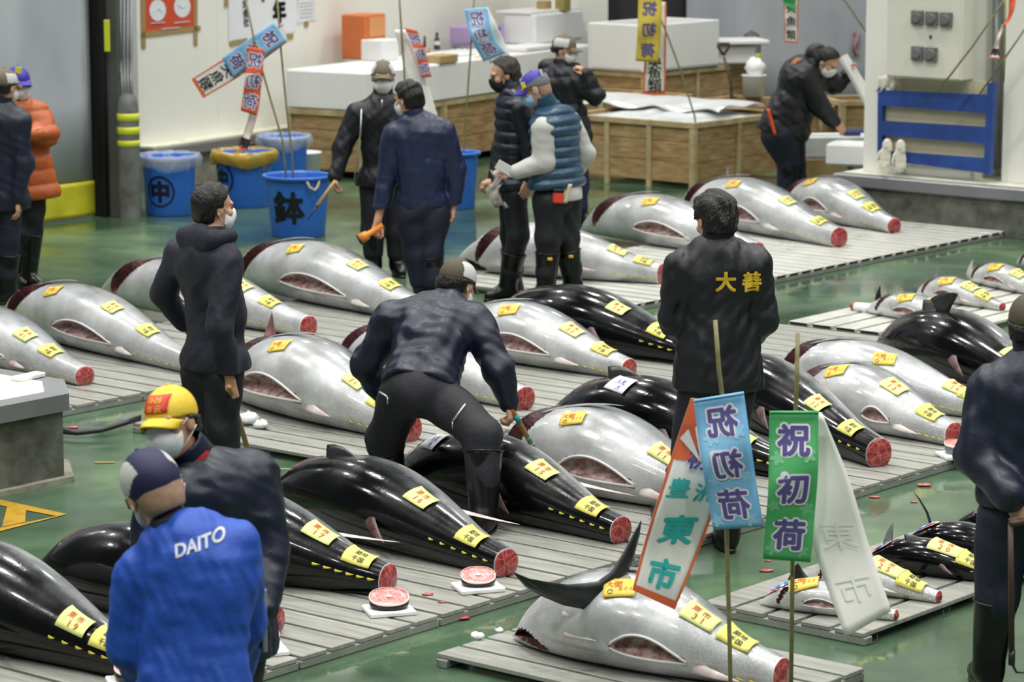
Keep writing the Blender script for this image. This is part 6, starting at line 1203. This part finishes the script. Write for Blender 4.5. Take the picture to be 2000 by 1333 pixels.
# pipes on the right wall
for k, (x, r, m_) in enumerate(((1919, .022, BLK), (1930, .022, BLK), (1948, .045, PIPE))):
    a_ = hit(x, -20, EA*(BA+.50), EA); b_ = hit(x-2, 172 if k < 2 else 330, EA*(BA+.50), EA); G().tube([a_, b_], r, 10).out('wall_pipe', m_, None, True, label=['left black pipe right of the cabinet', 'right black pipe beside the cabinet', 'thick grey pipe right of the two black pipes'][k], cat='pipe', group='pipes right of the cabinet')
c_ = hit(1915, 130, EA*(BA+.46), EA); G().box(c_, (.16, .05, .05), RR, .006).out('pipe_clamp', STEEL, None, label='steel clamp across the two black pipes', cat='clamp')
G().box(at(55, 740, .478)+EZ*.012, (.20, .075, .024), np.array([nrm(EA*.9+EB*.1), np.cross(EZ, nrm(EA*.9+EB*.1)), EZ]), .004).out('foam_block', FOAM, None, label='small white foam block on the concrete block at left', cat='foam')
A = np.array([[atY(1668+8*i/3+2*math.sin(k), 62+46*k/7, 34.36+.03*math.sin(i+k)) for k in range(8)] for i in range(4)]); G().solid(A, .03).out('hanging_gloves', M('pink_glove', '#b98f96', .6, var=.1), None, True, label='pinkish rubber gloves hanging left of the white column', cat='gloves')

# ------------------------------------------------------------------ celebration banners on bamboo
BLUEF = M('blue_banner_cloth', '#6aaee0', .65, col2='#8cc4ea', vs=7); ORF = M('orange_banner_cloth', '#e2603c', .65, var=.05); YLF = M('yellow_banner_cloth', '#d9c24a', .65, var=.06); GRF = M('green_banner_cloth', '#3fa45c', .65, col2='#57b573', vs=7); WHF = M('white_banner_cloth', '#ecebe6', .7, var=.03); ORB2 = M('orange_print', '#e06a42', .65); PURI = M('purple_print', '#5a528f', .65); TEAL = M('teal_print', '#2fb3b0', .65); WHO = M('white_print', '#e9e6f0', .65); PALE = M('pale_motif', '#93c8ea', .65); PALEG = M('pale_green_motif', '#74bf8b', .65)
class Strip:
    def __init__(s, secs, Y): s.A = np.array([[atY(*l, Y+dy), atY(*r, Y+dy2)] for l, r, dy, dy2 in secs]); s.n = len(secs); d = np.r_[0, np.cumsum(np.linalg.norm(np.diff(s.A.mean(1), axis=0), axis=1))]; s.d = d/d[-1]; s.H = d[-1]; s.W = np.linalg.norm(s.A[:, 1]-s.A[:, 0], axis=1).mean()
    def P(s, u, v, off=0.0):
        v = min(max(v, -.02), 1.02); c = [np.array([crom(np.array(v), s.d, s.A[:, e, i]) if s.n > 2 else s.A[0, e, i]*(1-v)+s.A[1, e, i]*v for i in range(3)]) for e in (0, 1)]
        w = .012*math.sin(v*9+u*2)*math.sin(math.pi*min(max(v, 0), 1))
        return c[0]*(1-u)+c[1]*u + np.array([0, 1, 0])*(w-off)
    def sheet(s, th=.0025): return G().solid(np.array([[s.P(i/8, j/24) for i in range(9)] for j in range(25)]), th)
    def patch(s, g, u0, u1, v0, v1, off=.0026): g.grid(np.array([[s.P(u0+(u1-u0)*i/4, v0+(v1-v0)*j/10, off) for i in range(5)] for j in range(11)])); return g
    def text(s, par, chars, size, ink, v0, v1, mirror=False, outline=None, bold=.03, uc=.5):
        n = len(chars)
        for i, ch in enumerate(chars):
            vc = v0 + (v1-v0)*(i+.5)/n
            for nm, mt, b, o in (('character_outline', outline, bold+.06, .0030), ('printed_character', ink, bold, .0045)):
                if mt is None: continue
                g = G(); htext(g, ch, lambda x, y: s.P(uc + (-x if mirror else x)/s.W, vc - y/s.H, o), size, off=b); g.out(nm, mt, par, False)
    def border(s, par, m, w=.05):
        g = G(); s.patch(g, 0, w, 0, 1); s.patch(g, 1-w, 1, 0, 1); s.patch(g, 0, 1, .965, 1); g.out('printed_border', m, par, False)
    def motif(s, par, m, spots):
        for u, v, r in spots:
            g = G(); n = 15; g.add([s.P(u+r*(1 if k % 3 else .55)*math.cos(6.283*k/n)/s.W, v+r*(1 if k % 3 else .55)*math.sin(6.283*k/n)/s.H, .0024) for k in range(n)], [tuple(range(n))])
            g.out('printed_motif', m, par, False)
def banner(label, Y, poles, loc=None):
    pts = [[atY(x, y, Y) for x, y in p] for p in poles]; t = thing('celebration_banner', label, 'banner', loc if loc is not None else pts[0][-1], 'new year auction banners')
    for p in pts: G().tube(p, .0085, 8).out('bamboo_pole', BAMBOO, t, True)
    return t
# two in front
gA = at(1428, 1403); t = banner('blue and white banner lettered in purple and teal, on a front bamboo pole', 10.95, [[(1397, 626), (1404, 720), (1414, 800), (1419, 1040), (1425, 1250), (1428, 1403)]], gA)
s = Strip([((1355, 784), (1453, 768), .0, -.01), ((1370, 900), (1470, 893), -.03, -.03), ((1393, 1036), (1491, 1029), -.02, -.02)], 10.90); f_ = s.sheet().out('front_cloth', BLUEF, t, True); s.motif(f_, PALE, [(.25, .3, .03), (.78, .26, .03), (.2, .62, .025), (.8, .6, .025), (.78, .93, .03), (.12, .93, .025)]); s.text(f_, '祝初荷', .118, PURI, .02, .97, True, WHO, .03)
G().tube([s.P(0, -.01), s.P(.5, -.012), s.P(1, -.01)], .006, 8).out('header_rod', BLUEF, t, True)
s = Strip([((1349, 778), (1440, 790), .06, .04), ((1312, 890), (1418, 903), .05, .05), ((1273, 1010), (1390, 1012), .05, .06), ((1235, 1153), (1318, 1191), .03, .05)], 10.95); b_ = s.sheet().out('back_cloth', WHF, t, True); s.border(b_, ORB2); g = G(); s.patch(g, .05, .95, 0, .30, .0032); g.out('sunburst_print', ORB2, b_, False); g = G()
for k in range(4): g.add([s.P(.55, .30, .0045), s.P(.05+.22*k, .02+.06*(3-k), .0045), s.P(.15+.22*k, .0+.05*(3-k), .0045)], [(0, 1, 2)])
g.out('sunburst_rays', WHF, b_, False); s.text(b_, '初', .085, PURI, .21, .36, False, WHO, .03, .50); s.text(b_, '豊', .080, TEAL, .36, .50, uc=.30, bold=.02); s.text(b_, '洲', .080, TEAL, .38, .52, uc=.76, bold=.02); s.text(b_, '東市', .122, TEAL, .53, .98, bold=.035)
gB = at(1544, 1403); t = banner('green banner lettered in purple with blank white back, on a front bamboo pole', 10.95, [[(1558, 651), (1556, 760), (1553, 820), (1548, 1100), (1544, 1403)]], gB)
s = Strip([((1503, 806), (1599, 806), 0, 0), ((1500, 950), (1596, 950), -.03, -.03), ((1490, 1092), (1583, 1099), -.01, -.01)], 10.90); f_ = s.sheet().out('front_cloth', GRF, t, True); s.motif(f_, PALEG, [(.18, .3, .028), (.8, .28, .03), (.14, .62, .025), (.82, .64, .028), (.2, .92, .03), (.8, .93, .025)]); s.text(f_, '祝初荷', .122, PURI, .02, .98, False, WHO, .035); G().tube([s.P(0, -.01), s.P(.5, -.012), s.P(1, -.01)], .006, 8).out('header_rod', GRF, t, True)
s = Strip([((1556, 806), (1605, 806), .06, .04), ((1570, 930), (1656, 930), .05, .05), ((1586, 1055), (1694, 1055), .03, .04), ((1651, 1246), (1741, 1194), -.04, .02)], 10.95); b_ = s.sheet().out('back_cloth', WHF, t, True, label='blank white cloth'); s.text(b_, '東市', .12, M('show_through_print', '#e4e7e2', .7), .45, .95, True, None, .0)
# at the lettered bucket
bt = np.array([c3[0], c3[1], .05]); t = banner('slanted blue and white banner crossing the wall above the blue buckets', 25.3, [[(540, -20), (549, 100), (560, 215), (570, 300), (577, 440)]], bt)
s = Strip([((562, 82), (553, 47), 0, 0), ((470, 148), (449, 108), -.03, -.03), ((397, 192), (374, 155), 0, 0)], 25.25); b_ = s.sheet().out('back_cloth', WHF, t, True); s.border(b_, ORB2, .07); s.text(b_, '央魚類', .115, INKP, .58, .97, False, None, .012)
s2 = Strip([((560, 80), (535, 44), -.02, -.02), ((510, 112), (488, 75), -.05, -.05), ((456, 152), (434, 114), -.02, -.02)], 25.22); f_ = s2.sheet().out('front_cloth', BLUEF, t, True); s2.text(f_, '祝初荷', .125, PURI, .02, .98, True, WHO, .03)
t = banner('narrow orange banner hanging before the slanted blue one', 25.15, [[(476, -20), (500, 95), (530, 200), (552, 275), (566, 430)]], bt + [-.06, 0, 0]); s = Strip([((485, 90), (517, 97), 0, .05), ((478, 160), (511, 163), -.02, .03), ((470, 216), (500, 226), 0, .02)], 25.1); f_ = s.sheet().out('front_cloth', ORF, t, True); s.text(f_, '祝初荷', .13, PURI, .03, .97, True, WHO, .02); s = Strip([((500, 110), (514, 112), .06, .06), ((488, 220), (503, 222), .05, .05), ((466, 290), (480, 297), .03, .04)], 25.15); b_ = s.sheet().out('back_cloth', WHF, t, True); s.border(b_, ORB2, .1); s.text(b_, '類', .09, INKP, .86, .98, False, None, .03)
t = banner('orange banner with long white back hanging behind the two masked men', 26.2, [[(779, -20), (782, 30), (784, 60), (800, 300), (806, 440)]]); s = Strip([((790, 54), (815, 60), 0, 0), ((812, 105), (832, 105), -.02, 0), ((824, 152), (843, 150), 0, 0)], 26.15); f_ = s.sheet().out('front_cloth', ORF, t, True); s.text(f_, '祝初荷', .10, PURI, .05, .98, True, WHO, .02); s = Strip([((770, 58), (792, 58), .03, .03), ((790, 130), (824, 130), 0, 0), ((820, 230), (858, 238), -.03, 0)], 26.2); s.sheet().out('back_cloth', WHF, t, True)
t = banner('light blue banner hanging above the foam counter', 27.1, [[(927, -20), (922, 60), (912, 200), (903, 330), (897, 400)]], np.array([c4[0], c4[1], .06])); s = Strip([((907, 18), (951, 14), 0, 0), ((920, 75), (964, 70), -.04, -.03), ((944, 120), (987, 104), 0, 0)], 27.0); f_ = s.sheet().out('front_cloth', BLUEF, t, True); s.text(f_, '祝初荷', .135, PURI, .03, .97, True, WHO, .02); s = Strip([((925, 16), (953, 14), .05, .05), ((940, 70), (978, 66), .04, .04), ((958, 125), (995, 108), .03, .04)], 27.1); s.sheet().out('back_cloth', WHF, t, True)
t = banner('yellow banner with white lettered back on a leaning bamboo above the ice crate', 28.45, [[(1262, -20), (1270, -10), (1300, 60), (1330, 140), (1357, 228), (1360, 260)]]); s = Strip([((1247, -12), (1293, -12), 0, 0), ((1245, 60), (1291, 60), -.03, -.03), ((1241, 119), (1286, 122), 0, 0)], 28.4); f_ = s.sheet().out('front_cloth', YLF, t, True); s.text(f_, '祝初荷', .14, PURI, .06, .98, True, None, .03); s = Strip([((1262, 2), (1302, 4), .06, .06), ((1259, 100), (1301, 100), .05, .05), ((1256, 184), (1300, 183), .03, .04)], 28.5); b_ = s.sheet().out('back_cloth', WHF, t, True); s.border(b_, ORB2, .08); s.text(b_, '央魚類', .135, INKP, .60, .98, False, None, .012)
t = banner('white banner with orange edge and black letters above the bent man', 28.8, [[(1552, -20), (1600, -15), (1650, 0), (1700, 75), (1748, 164)]]); s = Strip([((1531, -10), (1560, -10), 0, 0), ((1531, 40), (1559, 40), -.02, 0), ((1532, 82), (1558, 85), 0, 0)], 28.8); b_ = s.sheet().out('back_cloth', WHF, t, True); s.border(b_, ORB2, .08); s.text(b_, '央魚類', .10, INKP, .12, .98, False, None, .012); s = Strip([((1528, -14), (1556, -14), -.03, -.03), ((1530, 8), (1552, 22), -.05, -.04)], 28.78); s.sheet().out('front_cloth', GRF, t, True)
RP = [[hit(x, y, EA*(BA-.17), EA) for x, y in p] for p in (((1832, 178), (1900, 90), (1975, -20)), ((1914, 183), (1965, 110), (2020, 30)))]
for k, p in enumerate(RP): G().tube(p[::-1], .009, 8).out('bamboo_pole', BAMBOO, None, True, label=['left bamboo pole leaning across the switch cabinet', 'right bamboo pole leaning past the blue pallet'][k], cat='bamboo pole', group='bamboo poles by the cabinet')
t = banner('thin twisted orange and white banner at the top right corner', 24.4, [[(1964, -20), (1962, 120), (1960, 160)]]); s = Strip([((1972, -10), (1987, -10), 0, 0), ((1962, 45), (1968, 45), .03, 0), ((1957, 50), (1962, 50), 0, .02)], 24.35); s.sheet().out('front_cloth', ORF, t, True); s = Strip([((1957, 48), (1962, 48), 0, .02), ((1944, 80), (1953, 80), 0, .02), ((1932, 113), (1953, 115), 0, 0)], 24.35); b_ = s.sheet().out('back_cloth', WHF, t, True); s.border(b_, ORB2, .1); s.text(b_, '類', .06, INKP, .68, .95, False, None, .03)
for w in (1,): pass
bpy.context.view_layer.update()
